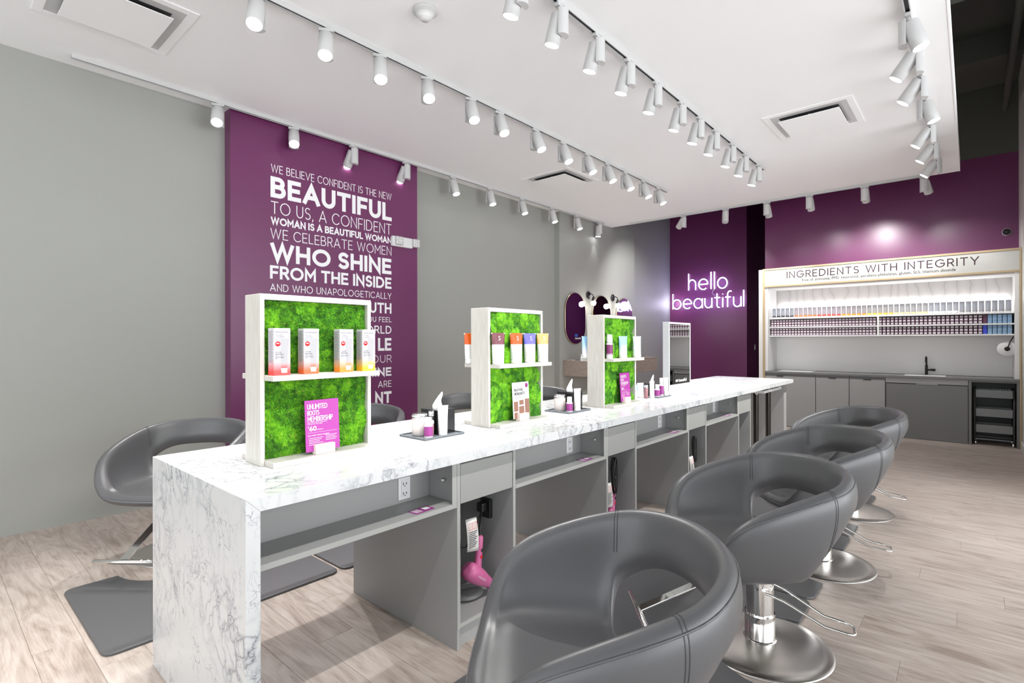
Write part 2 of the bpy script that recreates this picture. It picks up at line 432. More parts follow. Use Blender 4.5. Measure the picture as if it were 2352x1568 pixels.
slab = struct('ceiling', box(-5.3, -.116, -4.45, 8.86, ZC, ZC+.16), M['ceiling'])
struct('ceiling_deck', box(-5.45, 4.6, -4.6, 13.2, 5.0, 5.1), M['deck'])
struct('trim_1', MB().box(-.118, -.108, -4.45, 8.862, ZC-.003, ZC+.16), M['ceiling'])
bm_ = MB()
for yy in (1.5, 3.2, 4.9, 6.6, 8.3): bm_.box(-.6, 4.45, yy, yy+.12, 4.7, 5.0)
struct('ceiling_joists', bm_, M['deck'])
struct('ceiling_pipe', MB().tube([(.35, -4, 4.62), (.35, 10.0, 4.62)], .035, 12).tube([(.8, -4, 4.5), (.8, 10.0, 4.5)], .06, 14), M['deck'])

# ------------------------------------------------------------------ worktop (island)
X0, X1, Y0, Y1, ZT = -2.71, -1.735, .700, 7.50, .914
wt = thing('island_worktop', 'long white marble-look worktop of the styling island with waterfall end', 'worktop', (0, 0, 0))
MB().prism([(Y0+.0004, ZT), (Y0+.0464, ZT-.046), (1.9756, ZT-.046), (1.9756, ZT)], X0, X1, 'X').build('slab', M['marble'], wt, .0007, 1)
MB().box(X0, X1, 1.9764, Y1, ZT-.046, ZT).build('slab', M['marble'], wt, .0007, 1)
MB().prism([(Y0, 0), (Y0+.046, 0), (Y0+.046, ZT-.0462), (Y0, ZT-.0002)], X0, X1, 'X').build('waterfall_leg', M['marble'], wt, .0007, 1)
cp = thing('island_end_panel', 'plain grey panel carrying the far end of the island worktop', 'panel', (-2.17, 7.37, 0))
box(-.45, .37, -.06, .06, 0, ZT-.047).build('panel', M['laminate'], cp, .002)

# towers of the island
TY = [1.645, 2.950, 4.245, 5.495]
TL = ['nearest', 'second nearest', 'third', 'farthest']
XF = -1.775
def tower(y0, y1, lab):
    t = thing('island_cabinet', lab, 'cabinet', (XF, y0, 0), 0, None)
    W = y1-y0; D = .855
    b = MB()
    b.box(-D, 0, 0, .018, .0, .866).box(-D, 0, W-.018, W, .0, .866)
    b.box(-D, -.02, .018, W-.018, .848, .866)
    b.box(-D, -.0, .018, W-.018, .10, .118)
    b.box(-.40, -.385, .018, W-.018, .118, .848)
    b.build('carcass', M['laminate'], t, .0012, 1)
    MB().box(-.03, -.018, .018, W-.018, 0, .10).build('plinth', M['laminate'], t)
    e = MB()
    for a, c_ in ((0, .018), (W-.018, W)): e.box(0, .003, a, c_, .095, .866)
    e.box(0, .003, .018, W-.018, .10, .118)
    e.build('edge_band', M['laminate_edge'], t)
    box(-.016, .002, .022, W-.022, .668, .850).build('drawer_front', M['drawer'], t, .0015, 1)
    return t
ends = [2.052, 3.352, 4.642, 5.885]
for i in range(4):
    tower(TY[i], ends[i], ['grey open-fronted drawer cabinet under island worktop, nearest, with pink dryer hanging in it',
        'grey drawer cabinet under island, second from waterfall end, holding bundled cord and dryer',
        'grey drawer cabinet under island, third from waterfall end, with cord bundle',
        'grey drawer cabinet under island, farthest, beside the two dark posts'][i])
bays = [(Y0+.046, TY[0]), (ends[0], TY[1]), (ends[1], TY[2]), (ends[2], TY[3])]
for i, (a, b) in enumerate(bays):
    t = thing('knee_shelf', ['grey open shelf compartment under worktop next to the marble waterfall end',
        'grey open shelf compartment under worktop between the nearest two drawer cabinets',
        'grey open shelf compartment under worktop between second and third drawer cabinets',
        'grey open shelf compartment under worktop between third and farthest drawer cabinets'][i], 'shelf', (XF, a, 0))
    W = b-a
    MB().box(-.20, 0, .002, W-.002, .657, .677).build('shelf_board', M['laminate'], t, .001, 1)
    MB().box(.0, .003, .002, W-.002, .657, .677).box(0, .003, W-.03, W-.002, .677, .866).build('edge_band', M['laminate_edge'], t)
    MB().box(-.21, -.195, .002, W-.002, .657, .866).build('back_panel', M['laminate'], t)
    MB().lathe([(.006, 0), (.010, .004), (.008, .012), (0.001, .014)], (-.07, W-.028, .775), 12, 'Y').xf(Matrix()).build('cord_clip', M['chrome'], t)
    # outlet
    o = thing('wall_outlet', ['white power outlet in the shelf compartment beside the waterfall end', 'white power outlet in the second shelf compartment of the island',
        'white power outlet in the third shelf compartment of the island', 'white power outlet in the farthest shelf compartment of the island'][i], 'outlet', (XF-.195, [1.54, 2.86, 4.17, 5.40][i]-.045, .742))
    MB().box(0, .005, -.033, .033, -.05, .05).build('cover_plate', M['white'], o, .0015)
    MB().box(.005, .008, -.018, .018, -.038, .038).build('socket_face', M['paper'], o, .001)
    sl = MB()
    for zz in (-.022, .022):
        sl.box(.008, .0085, -.010, -.006, zz-.006, zz+.006).box(.008, .0085, .006, .010, zz-.005, zz+.005).box(.008, .0085, -.003, .003, zz-.013, zz-.009)
    sl.build('slots', M['black'], o)
    # purple card
    c = thing('info_card', ['purple printed card on the shelf beside the waterfall end', 'purple printed card on the second island shelf',
        'purple printed card on the third island shelf', 'purple printed card on the farthest island shelf'][i], 'card', (XF-.045, [1.475, 2.77, 4.06, 5.29][i], .6772), .05)
    box(-.03, .03, -.055, .055, 0, .0008).build('card', M['purplelabel'], c)
    q = MB()
    for k in range(5): q.box(-.022+k*.009, -.018+k*.009, -.045, -.005-.004*(k % 2), .0008, .0011)
    q.box(-.022, .012, .012, .044, .0008, .0010)
    q.build('print', M['paper'], c)

# ------------------------------------------------------------------ chair
def smooth_curve(pts, n):
    """closed catmull-rom resample"""
    P = [Vector(p) for p in pts]; k = len(P); out = []
    for i in range(n):
        t = i*k/n; j = int(t); u = t-j
        p0, p1, p2, p3 = P[(j-1) % k], P[j % k], P[(j+1) % k], P[(j+2) % k]
        out.append(.5*((2*p1)+(-p0+p2)*u+(2*p0-5*p1+4*p2-p3)*u*u+(-p0+3*p1-3*p2+p3)*u**3))
    return out
def make_chair():
    t = thing('salon_chair', 'x', 'chair')
    half = [(q_[0]*.857, q_[1]*.99, q_[2]+max(0, min(1, (q_[2]-.47)/.4))*(-.038+.017*max(-1, min(1, -q_[0]/.37)))) for q_ in [(.392, 0, .468), (.388, .15, .47), (.378, .258, .495), (.352, .322, .590), (.298, .357, .688), (.205, .371, .752), (.07, .372, .798),
            (-.07, .36, .832), (-.19, .325, .853), (-.285, .24, .866), (-.345, .13, .872)]]
    full = half+[(-.365*.857, 0, .853)]+[(a, -b, z) for a, b, z in half[:0:-1]]
    N = 56
    rim = smooth_curve(full, N)
    zs = .470
    def inner(p, s, g): return Vector((p.x*s, p.y*s, zs+(p.z-zs)*g))
    rings = []
    rad = [Vector((p.x, p.y, 0)).normalized() for p in rim]
    def rear(i):
        a = abs(math.atan2(rim[i].y, rim[i].x)); return max(0, (a-math.radians(104))/math.radians(76))
    hole = [rear(i) > 0 for i in range(N)]
    def opn(i): return max(0, math.sin(min(1, rear(i)*2.1)*PI/2))**.65 if rear(i) > 0 else 0
    R = []
    R.append([inner(p, .30-.10*opn(i), 0)+Vector((0, 0, -.012)) for i, p in enumerate(rim)])
    R.append([inner(p, .58-.30*opn(i), 0)+Vector((0, 0, -.006)) for i, p in enumerate(rim)])
    R.append([inner(p, .76-.36*opn(i), .03)+Vector((0, 0, .004)) for i, p in enumerate(rim)])          # 2 seat edge
    R.append([inner(p, .86+.03*opn(i), .22+.42*opn(i)) for i, p in enumerate(rim)])                  # 3 back lower edge
    R.append([inner(p, .925, .55+.22*opn(i)) for i, p in enumerate(rim)])
    R.append([inner(p, .955, .85) for i, p in enumerate(rim)])
    R.append([inner(p, .985, 1.0)+Vector((0, 0, -.002)) for i, p in enumerate(rim)])
    R.append([Vector(p)+rad[i]*.028+Vector((0, 0, .004)) for i, p in enumerate(rim)])                   # 7 crest
    def outer(i, s, g, o): 
        p = rim[i]; zb = .375; zt = p.z-.03
        return Vector((p.x*s, p.y*s, 0))+rad[i]*o+Vector((0, 0, zb+(zt-zb)*g))
    R.append([outer(i, 1.0, .99, .055) for i in range(N)])     # 8
    R.append([outer(i, .985, .80, .060) for i in range(N)])
    R.append([outer(i, .93, .50+.24*opn(i), .056) for i in range(N)])
    R.append([outer(i, .86+.02*opn(i), .28+.32*opn(i), .048) for i in range(N)])     # 11 outer back lower
    R.append([outer(i, .73-.33*opn(i), .08, .040-.015*opn(i)) for i in range(N)])               # 12 outer seat edge
    R.append([outer(i, .48-.21*opn(i), .015, .02-.005*opn(i)) for i in range(N)])
    R.append([outer(i, .28-.10*opn(i), .0, 0) for i in range(N)])
    v = [p for r_ in R for p in r_]; f = []
    K = len(R)
    for k in range(K-1):
        for i in range(N):
            j = (i+1) % N
            cut = hole[i] and hole[j]
            if cut and k in (2, 11): continue
            f.append((k*N+i, k*N+j, (k+1)*N+j, (k+1)*N+i))
    hs = [i for i in range(N) if hole[i]]
    for i in range(N):
        j = (i+1) % N
        if hole[i] and hole[j]:
            f.append((2*N+i, 2*N+j, 12*N+j, 12*N+i)[::-1]); f.append((3*N+i, 3*N+j, 11*N+j, 11*N+i))
    # close slit ends
    st = [i for i in range(N) if hole[i] and not hole[(i-1) % N]][0]; en = [i for i in range(N) if hole[i] and not hole[(i+1) % N]][0]
    for i in (st, en): f.append((2*N+i, 3*N+i, 11*N+i, 12*N+i))
    c0 = len(v); v.append(Vector((0, 0, zs-.016))); v.append(Vector((0, 0, .372)))
    for i in range(N):
        j = (i+1) % N
        f.append((c0, i, j)); f.append((c0+1, (K-1)*N+j, (K-1)*N+i))
    me = bpy.data.meshes.new('shell'); me.from_pydata(v, [], f); me.materials.append(M['leather'])
    bm = bmesh.new(); bm.from_mesh(me); bmesh.ops.recalc_face_normals(bm, faces=bm.faces); bm.to_mesh(me)
    bm.free()
    for p in me.polygons: p.use_smooth = True
    so = bpy.data.objects.new('seat_shell', me); C.objects.link(so)
    sb = so.modifiers.new('s', 'SUBSURF'); sb.levels = sb.render_levels = 2
    dg = bpy.context.evaluated_depsgraph_get(); dg.update()
    me2 = bpy.data.meshes.new_from_object(so.evaluated_get(dg)); so.modifiers.clear(); so.data = me2; so.parent = t
    me2.name = 'seat_shell'
    bm = bmesh.new(); bm.from_mesh(me2); tree = BVHTree.FromBMesh(bm)
    def snap(pts, off=.0006):
        o_ = []
        for p in pts:
            q, nn, _, _ = tree.find_nearest(Vector(p))
            o_.append(q+nn*off)
        return o_
    mb = MB(); mb.tube(snap([Vector(rim[i])+rad[i]*.056+Vector((0, 0, -.018)) for i in range(N)], .001), .0032, 6, closed=True)
    mb.build('piping', M['leather'], t)
    mb = MB()
    for sgn in (1, -1):
        for off in (-.0055, .0055):
            # find the rim index around 100 degrees
            best = min(range(N), key=lambda i: abs(math.atan2(rim[i].y, rim[i].x)-sgn*math.radians(105)))
            sh = Vector((off, 0, 0))
            seq = [R[k][best]+sh for k in (4, 5, 6, 7, 8, 9, 10, 11)]
            fine = []
            for a, b_ in zip(seq, seq[1:]):
                for q in range(6): fine.append(a.lerp(b_, q/6))
            MB().tube(snap(fine, .0002), .0014, 5).build('seam', M['seam'], t)
    bm.free()
    # column, base
    MB().lathe([(.0, .375), (.065, .375), (.07, .355), (.055, .33), (.05, .33)], n=28, caps=False).build('mounting_plate', M['black'], t)
    mb = MB().lathe([(.060, .150), (.060, .352)], n=48).lathe([(.066, .142), (.064, .150)], n=48).lathe([(.066, .026), (.066, .142)], n=48).lathe([(.075, .020), (.072, .030), (.066, .034)], n=48, caps=False)
    mb.build('column', M['chrome'], t)
    MB().lathe([(.0, .03), (.06, .029), (.15, .024), (.25, .014), (.295, .008), (.305, .003), (.305, 0), (0, 0)], n=72, caps=False).build('base_plate', M['steel'], t)
    # pump lever
    a = math.radians(152); d = Vector((math.cos(a), math.sin(a), 0)); sd = Vector((-d.y, d.x, 0))
    L = []
    for s_ in (1, -1):
        side = [d*.02+sd*.074*s_+Vector((0, 0, .27)), d*.10+sd*.066*s_+Vector((0, 0, .245)), d*.26+sd*.052*s_+Vector((0, 0, .165)),
                d*.34+sd*.05*s_+Vector((0, 0, .155)), d*.365+sd*.045*s_+Vector((0, 0, .152)), d*.375+sd*.032*s_+Vector((0, 0, .151))]
        L.append(side)
    MB().tube(L[0]+L[1][::-1], .0062, 10).build('pump_lever', M['chrome'], t)
    mb = MB().tube([d*.02+sd*.085+Vector((0, 0, .27)), d*.02-sd*.085+Vector((0, 0, .27))], .009, 12)
    mb.build('lever_pivot', M['chrome'], t)
    # footrest
    fr = MB()
    p0, p1 = Vector((.12, 0, .352)), Vector((.565, 0, .155))
    q = MB().box(0, (p1-p0).length, -.026, .026, -.004, .004)
    ang = math.atan2(p0.z-p1.z, p1.x-p0.x)
    q.xf(Matrix.Translation(p0) @ Matrix.Rotation(ang, 4, 'Y'))
    q.build('footrest_bar', M['chrome'], t, .002)
    MB().tube([(.57, -.175, .15), (.57, -.17, .15), (.57, .17, .15), (.57, .175, .15)], [.006, .0135, .0135, .006], 16).build('footrest_tube', M['chrome'], t)
    MB().box(.04, .16, -.04, .04, .352, .368).build('footrest_mount', M['chrome'], t, .003)
    return t
AR = math.radians(220.4); AL = math.radians(-50)
chair = make_chair()
chair.location = (-.809, 1.31, 0); chair.rotation_euler = (0, 0, AR)
chair['label'] = 'grey leather salon chair nearest the camera at bottom right, cut by the frame'
chair['group'] = 'salon chairs around the island'
for p, a, l in (((-.752, 2.626, 0), AR, 'grey leather salon chair on right of island, second from the camera, lever pointing right'),
             ((-.735, 3.83, 0), AR, 'grey leather salon chair on right of island, third from the camera'),
             ((-.765, 5.16, 0), AR, 'grey leather salon chair on right of island, farthest from the camera'),
             ((-4.05, 1.24, 0), AL, 'grey leather salon chair at left beside the marble waterfall end'),
             ((-3.96, 2.50, 0), AL, 'grey leather salon chair seen behind the nearest moss display'),
             ((-3.92, 3.86, 0), AL, 'grey leather salon chair seen left of the middle moss display'),
             ((-3.90, 4.92, 0), AL, 'grey leather salon chair seen between middle and farthest moss displays')):
    dup(chair, p, a, l)

# floor mats with a round cut-out at the chair base
def make_mat(w, d, cy, side):
    r = .325; pts = []
    # local: x from 0 (island side) to w (chair side); cut-out arc centred at (w-.02, cy)
    cx = w+.02
    def corner(x, y, a0):
        return [(x+.05*math.cos(a0+k*PI/8), y+.05*math.sin(a0+k*PI/8)) for k in range(5)]
    pts += corner(.05, .05, PI)
    pts += corner(w-.05, .05, 1.5*PI)
    a1 = math.acos(-.02/r)
    for k in range(17):
        a = -a1+ -(2*PI-2*a1)*k/16
        pts.append((cx+r*math.cos(a), cy+r*math.sin(a)))
    pts += corner(w-.05, d-.05, 0)
    pts += corner(.05, d-.05, .5*PI)
    pts = [(p[0]*side, p[1]) for p in pts]
    return pts
ms = None
for i, (x, y0, d, cy, side, l) in enumerate([
        (-1.61, .70, 1.26, .58, 1, 'dark grey rubber mat under the nearest right-hand chair'), (-1.61, 1.98, 1.22, .62, 1, 'dark grey rubber mat under the second right-hand chair'),
        (-1.61, 3.22, 1.20, .58, 1, 'dark grey rubber mat under the third right-hand chair'), (-1.61, 4.44, 1.30, .61, 1, 'dark grey rubber mat under the farthest right-hand chair'),
        (-2.92, .565, 1.17, .58, -1, 'dark grey rubber mat by the waterfall end under the left chair'), (-2.92, 1.76, 1.22, .68, -1, 'dark grey rubber mat under the second left-hand chair'),
        (-2.92, 3.0, 1.25, .86, -1, 'dark grey rubber mat under the third left-hand chair'), (-2.92, 4.27, 1.25, .65, -1, 'dark grey rubber mat under the fourth left-hand chair')]):
    w_ = .96 if side > 0 else .95
    mb = MB().prism(make_mat(w_, d, cy, side), .0005, .014)
    o = mb.build('floor_mat', M['rubber'], None, .005, 2, loc=(x, y0, 0)); tag(o, l, 'mat', 'rubber mats under the salon chairs')

# ------------------------------------------------------------------ moss display towers
def moss_panel(w, h, seed, clump, mt, parent, x, side, fuzz):
    dome = 1.0 if fuzz < 10000 else .75
    """heightfield of moss clumps in the plane x, facing side"""
    rnd = random.Random(seed)
    pts = [(rnd.uniform(0, w), rnd.uniform(0, h), rnd.uniform(.75, 1.3), rnd.random()) for _ in range(int(w*h/(clump*clump)*1.5))]
    nx, nz = int(w/.0065), int(h/.0065)
    v = []; f = []; mi = []
    for j in range(nz+1):
        for i in range(nx+1):
            a, b = w*i/nx, h*j/nz
            bd, bk = 9, 0
            best = -1
            for (px, pz, s, k) in pts:
                dd = ((a-px)**2+((b-pz)*.8)**2)/(clump*clump*s*s)
                if dd < 1.0:
                    hh = math.sqrt(max(0, 1.0-dd))*s*.75+k*.22
                    if hh > best: best = hh; bk = k
            best = max(best, 0)
            hgt = .010+best*clump*dome+rnd.uniform(-.0012, .0012)
            v.append((x+side*hgt, a, b))
            mi.append(bk+rnd.uniform(-.07, .07))
    fm = []
    for j in range(nz):
        for i in range(nx):
            q = j*(nx+1)+i; f.append((q, q+1, q+nx+2, q+nx+1)); fm.append(1 if mi[q] > (.84 if fuzz > 10000 else .74) else (3 if mi[q] < .42 else 0))
    me = bpy.data.meshes.new('moss'); me.from_pydata(v, [], f); me.materials.append(mt); me.materials.append(M['moss2']); me.materials.append(M['twig']); me.materials.append(M['moss3'])
    for p, q in zip(me.polygons, fm): p.use_smooth = True; p.material_index = q
    o = link('moss', me, parent); o['kind'] = 'stuff'
    # fronds
    mb = MB()
    n = int(w*h*fuzz)
    for _ in range(n):
        i, j = rnd.randrange(nx), rnd.randrange(nz); p = Vector(v[j*(nx+1)+i]); q = fm[min(j, nz-1)*nx+min(i, nx-1)]
        mb.m = 2 if rnd.random() < .02 else min(q, 1)
        l = rnd.uniform(.004, .010); wd = rnd.uniform(.0008, .0017)
        a = rnd.uniform(0, 2*PI); dv = Vector((side*rnd.uniform(.3, .9), math.cos(a), math.sin(a))).normalized()
        sv = dv.cross(Vector((side, .2, .1))).normalized()*wd
        mb.add([p-sv, p+dv*l*.5-sv*1.4+Vector((side*.001, 0, 0)), p+dv*l, p+dv*l*.5+sv*1.4], [(0, 1, 2, 3)])
    o = mb.build('moss_fronds', [mt, M['moss2'], M['twig']], parent); o['kind'] = 'stuff'
def display(xc, y0, w, lab, clump, seed, fuzz):
    t = thing('moss_display', lab, 'display stand', (xc, y0, ZT))
    H = .698; hx = .072
    MB().box(-hx, hx, 0, .018, 0, H).build('side_board', M['whitewood'], t, .0015, 1)
    MB().box(-hx, hx, w-.018, w, 0, H).build('side_board', M['whitewood'], t, .0015, 1)
    MB().box(-hx, hx, .018, w-.018, H-.024, H).build('top_board', M['whitewood'], t, .0015, 1)
    for s_ in (1, -1):
        MB().box(s_*.012, s_*(hx+.075), .018, w-.002, .345, .367).build('shelf', M['whitewood'], t, .0015, 1)
        MB().box(s_*.012, s_*(hx+.078), .018, w, 0, .022).build('foot_rail', M['whitewood'], t, .0015, 1)
    MB().box(-.012, .012, .018, w-.018, .0, H-.024).build('core_board', M['whitewood'], t)
    for s_ in (1, -1):
        for (z0, z1) in ((.022, .344), (.368, H-.025)):
            g = bpy.data.objects.new('moss_bed', None); C.objects.link(g); g.parent = t; g.location = (s_*.013, .019, z0)
            moss_panel(w-.038, z1-z0, seed+int(z0*100)+(0 if s_ > 0 else 50), clump, M['moss'], g, 0, s_, fuzz if s_ > 0 else fuzz*.25)
    return t
display(-2.226, .926, .518, 'tall white-framed moss display nearest the camera with four gradient boxes', .042, 3, 48000)
display(-2.176, 2.200, .512, 'middle white-framed moss display with four coloured cap tubes', .050, 11, 6000)
display(-2.141, 3.405, .505, 'farthest white-framed moss display with purple pump bottle', .045, 23, 6000)

# gloss boxes
def gloss_box(loc, col, lab, rz=0, back=False):
    t = thing('gloss_box', lab, 'box', loc, rz)
    W, D, H = .068, .05, .190
    m_ = gradient('box_'+lab[:12], lin(196, 192, 198), col, .08, .34)
    box(-D/2, D/2, 0, W, 0, H).build('carton', m_, t, .0008, 1)
    if back: return t
    c = D/2+.0004
    g = MB()
    put_text(g, 'MADISONREED', .006, .060, H-.019, H-.0135, PX, c)
    put_text(g, 'THE ULTIMATE', .006, .036, H-.030, H-.026, PX, c); put_text(g, 'COLOR REFRESH', .006, .042, H-.037, H-.033, PX, c)
    g.box(c-.0002, c, .006, .018, H-.049, H-.0475)
    g.build('brand_lettering', M['greyink'], t)
    g = MB()
    put_text(g, 'COLOR', .006, .030, .090, .0955, PX, c, .01); put_text(g, 'REVIVING', .006, .038, .0815, .087, PX, c, .01)
    put_text(g, 'gloss', .006, .040, .066, .080, PX, c, -.01)
    g.build('product_lettering', M['ink'], t)
    MB().lathe([(0, c), (.0105, c), (.0105, c-.0003)], (0, .016, .127), 20, 'X', caps=False).build('seal', M['red'], t)
    MB().add([(c+.0003, .016-.007, .1265), (c+.0003, .016+.007, .1265), (c+.0003, .016+.005, .1300), (c+.0003, .016-.005, .1300)], [(0, 1, 2, 3)]).build('seal_mark', M['paper'], t)
    g = MB().add([(c, .026, .150), (c, .063, .150), (c, .054, .030), (c, .030, .030)], [(0, 1, 2, 3)])
    g.build('tube_print', gradient('tube_'+lab[:12], lin(166, 164, 168), col, .0, .16), t)
    g = MB().add([(c+.0002, .029, .029), (c+.0002, .055, .029), (c+.0002, .054, .010), (c+.0002, .031, .010)], [(0, 1, 2, 3)])
    g.build('cap_print', M['paper'], t)
    g = MB()
    for k in range(30):
        z = H-.012-k*.0048
        if z > .05: g.box(-D/2+.006, D/2-.007-.004*((k*7) % 3), -.0003, 0, z, z+.0012)
    g.build('side_print', M['greyink'], t)
    return t
zs_ = ZT+.3675
for yy, col, l in ((.953, lin(226, 62, 58), 'white box fading to red, leftmost on the moss display shelf'), (1.078, lin(228, 98, 50), 'white box fading to red-orange, second on the moss display shelf'),
                 (1.244, lin(240, 140, 44), 'white box fading to orange, third on the moss display shelf'), (1.358, lin(242, 186, 36), 'white box fading to yellow, rightmost on the moss display shelf')):
    gloss_box((-2.118, yy, zs_), col, l)
gloss_box((-2.335, .96, zs_), lin(226, 62, 58), 'red-based box peeking out behind the nearest moss display', 0, True)

# tubes (squeeze tubes standing on their caps)
def tube_mb(h, r, capf=.14, wtop=1.22):
    b = MB(); rings = []; n = 20
    for k in range(9):
        t_ = k/8; z = capf*h+(h-capf*h)*t_
        sx = r*.8*(1-t_**1.3*.90); sy = r*(1+(wtop-1)*t_)
        rings.append([(sx*math.cos(2*PI*j/n), sy*math.sin(2*PI*j/n), z) for j in range(n)])
    b.ring_tube(rings); return b
def squeeze_tube(loc, h, r, body, cap, lab, rz=0, band=None, group=None, mark=None, cat='tube'):
    t = thing('squeeze_tube', lab, cat, loc, rz or -.38, group)
    tube_mb(h, r).build('body', body, t)
    MB().lathe([(r*.93, 0), (r*.95, h*.01), (r*.95, h*.14), (r*.9, h*.142)], n=20).build('cap', cap, t)
    MB().box(-.0016, .0016, -r*1.23, r*1.23, h*.965, h*1.0).build('crimp', cap, t)
    if mark:
        g = MB(); c = r*.80
        put_text(g, mark, -r*.18, r*.22, h*.76, h*.90, PX, r*.46)
        g.build('lettering', M['paper'], t)
    return t
def two_tone(name, top, bot, z, rough=.3):
    return gradient(name, top, bot, z, z+.02, rough)
wh = lin(214, 214, 214)
for yy, col, l in ((2.250, lin(112, 62, 70), 'white tube with maroon top on the middle moss display'), (2.412, lin(206, 84, 24), 'white tube with burnt orange top on the middle moss display'),
                 (2.540, lin(106, 100, 214), 'white tube with violet-blue top on the middle moss display'), (2.672, lin(236, 164, 104), 'white tube with peach top on the middle moss display')):
    squeeze_tube((-2.062-.012, yy, zs_), .183, .036, two_tone('two_tone_'+l[16:22], col, wh, .56), M['white'], l, mark='S')
squeeze_tube((-2.290, 2.236, zs_), .183, .034, two_tone('two_tone_back', lin(206, 84, 24), wh, .56), M['white'], 'orange-topped tube peeking out behind the middle moss display')
blue = gradient('blue_fade', lin(150, 190, 230), lin(240, 243, 248), .05, .6, .3); greyf = gradient('grey_fade', lin(196, 200, 212), lin(240, 243, 246), .05, .6, .3)
# purple pump bottle (foam) on farthest display
def pump_bottle(loc, h, r, lab, body, band, cat='bottle', n2='pump_bottle', pump=True):
    t = thing(n2, lab, cat, loc)
    MB().lathe([(r*.95, 0), (r, .004), (r, h*.62), (r*.8, h*.66), (r*.55, h*.68)], n=24).build('bottle', body, t)
    MB().lathe([(r*1.004, h*.12), (r*1.004, h*.58)], n=24, caps=False).build('label_band', band, t)
    if pump:
        MB().lathe([(r*.92, h*.68), (r*.92, h*.80), (r*.80, h*.97), (r*.7, h)], n=24).build('pump_cap', M['white'], t)
    else:
        MB().lathe([(r*.72, h*.68), (r*.74, h*.70), (r*.74, h*.98), (r*.66, h)], n=24).build('cap', M['white'], t)
    return t
pump_bottle((-2.045, 3.452, zs_), .182, .024, 'white foam pump bottle with purple band on the farthest moss display', M['white'], gradient('purple_fade', lin(120, 40, 100), lin(230, 220, 232), .0, .25))
squeeze_tube((-2.045, 3.652, zs_), .17, .034, blue, M['white'], 'pale blue tube on the farthest moss display shelf')
squeeze_tube((-2.030, 3.850, zs_), .17, .034, greyf, M['white'], 'pale grey tube at right end of the farthest moss display shelf')
squeeze_tube((-2.245, 3.44, zs_), .17, .034, blue, M['white'], 'blue tube peeking out behind the farthest moss display')

# sign cards in wooden holders
def sign_card(loc, kind, lab, w=.160, h=.218):
    t = thing('table_sign', lab, 'sign', loc, .03)
    b = MB().box(-.017, .017, -.045, .045, 0, .042)
    b.build('wood_block', M['holderwood'], t, .002)
    s_ = bpy.data.objects.new('sign_board', box(-.0015, .0015, -w/2, w/2, .012, .012+h).mesh('sign_board', M['magenta'] if kind == 0 else M['paper'])); C.objects.link(s_)
    s_.parent = t; s_.location = (-.0045, 0, .0); s_.rotation_euler = (0, -.06, 0)
    # board stands in a slot behind the front lip of the block
    z = lambda f_: .012+h*f_
    y = lambda f_: -w/2+w*f_
    g = MB(); c = .0019
    ink = M['paper'] if kind == 0 else M['ink']
    if kind == 0:
        caps_text(g, 'UNLIMITED', y(.07), y(.66), z(.825), z(.925), PX, c, .13, .16)
        caps_text(g, 'ROOTS', y(.07), y(.41), z(.705), z(.800), PX, c, .13, .16)
        caps_text(g, 'MEMBERSHIP', y(.07), y(.81), z(.585), z(.685), PX, c, .13, .16)
        put_text(g, 'GET YOUR ROOTS DONE AS', y(.07), y(.63), z(.553), z(.574), PX, c)
        put_text(g, 'OFTEN AS YOU NEED', y(.07), y(.50), z(.524), z(.545), PX, c)
        put_text(g, '$', y(.07), y(.10), z(.46), z(.495), PX, c, .02); put_text(g, '60', y(.11), y(.32), z(.40), z(.495), PX, c, .02)
        put_text(g, '/MONTH*', y(.33), y(.52), z(.405), z(.430), PX, c)
        g.box(c-.0002, c, y(.07), y(.93), z(.365), z(.369))
        put_text(g, 'PLUS THESE "FRINGE" BENEFITS', y(.07), y(.69), z(.300), z(.325), PX, c, .01)
        for k in range(5):
            g.box(c-.0002, c, y(.09), y(.50-.05*(k % 3)), z(.255-.032*k), z(.263-.032*k))
            if k < 4: g.box(c-.0002, c, y(.58), y(.92-.04*(k % 2)), z(.285-.032*k), z(.293-.032*k))
    else:
        caps_text(g, 'BALAYAGE', y(.10), y(.62), z(.755), z(.835), PX, c, .16, .16)
        caps_text(g, 'HIGHLIGHTS', y(.10), y(.72), z(.645), z(.725), PX, c, .16, .16)
        for k in range(3): g.box(c-.0002, c, y(.10), y(.62-.1*k), z(.595-.03*k), z(.601-.03*k))
        q = MB(); put_text(q, 'LIGHTWORKS', y(.10), y(.60), z(.865), z(.890), PX, c); q.build('light_lettering', M['greyink'], s_)
        MB().lathe([(0, c), (.014, c), (.014, c-.0003)], (0, y(.86), z(.90)), 22, 'X', caps=False).build('round_badge', M['purplelabel'], s_)
        q = MB()
        for (a0, a1, b0, b1) in ((.05, .30, .20, .47), (.38, .64, .37, .50), (.72, .99, .02, .52), (.05, .28, .0, .17), (.35, .66, .10, .33)):
            q.box(c-.0002, c, y(a0), y(a1), z(b0), z(b1))
        q.build('hair_photos', M['skin'], s_)
    g.build('lettering', ink, s_)
    return t
sign_card((-2.112, 1.178, ZT+.0222), 0, 'magenta UNLIMITED ROOTS MEMBERSHIP card in wood block, nearest moss display')
sign_card((-2.062, 2.455, ZT+.0222), 1, 'white BALAYAGE HIGHLIGHTS card in wood block, middle moss display')
sign_card((-2.028, 3.675, ZT+.0222), 0, 'magenta UNLIMITED ROOTS MEMBERSHIP card in wood block, farthest moss display')

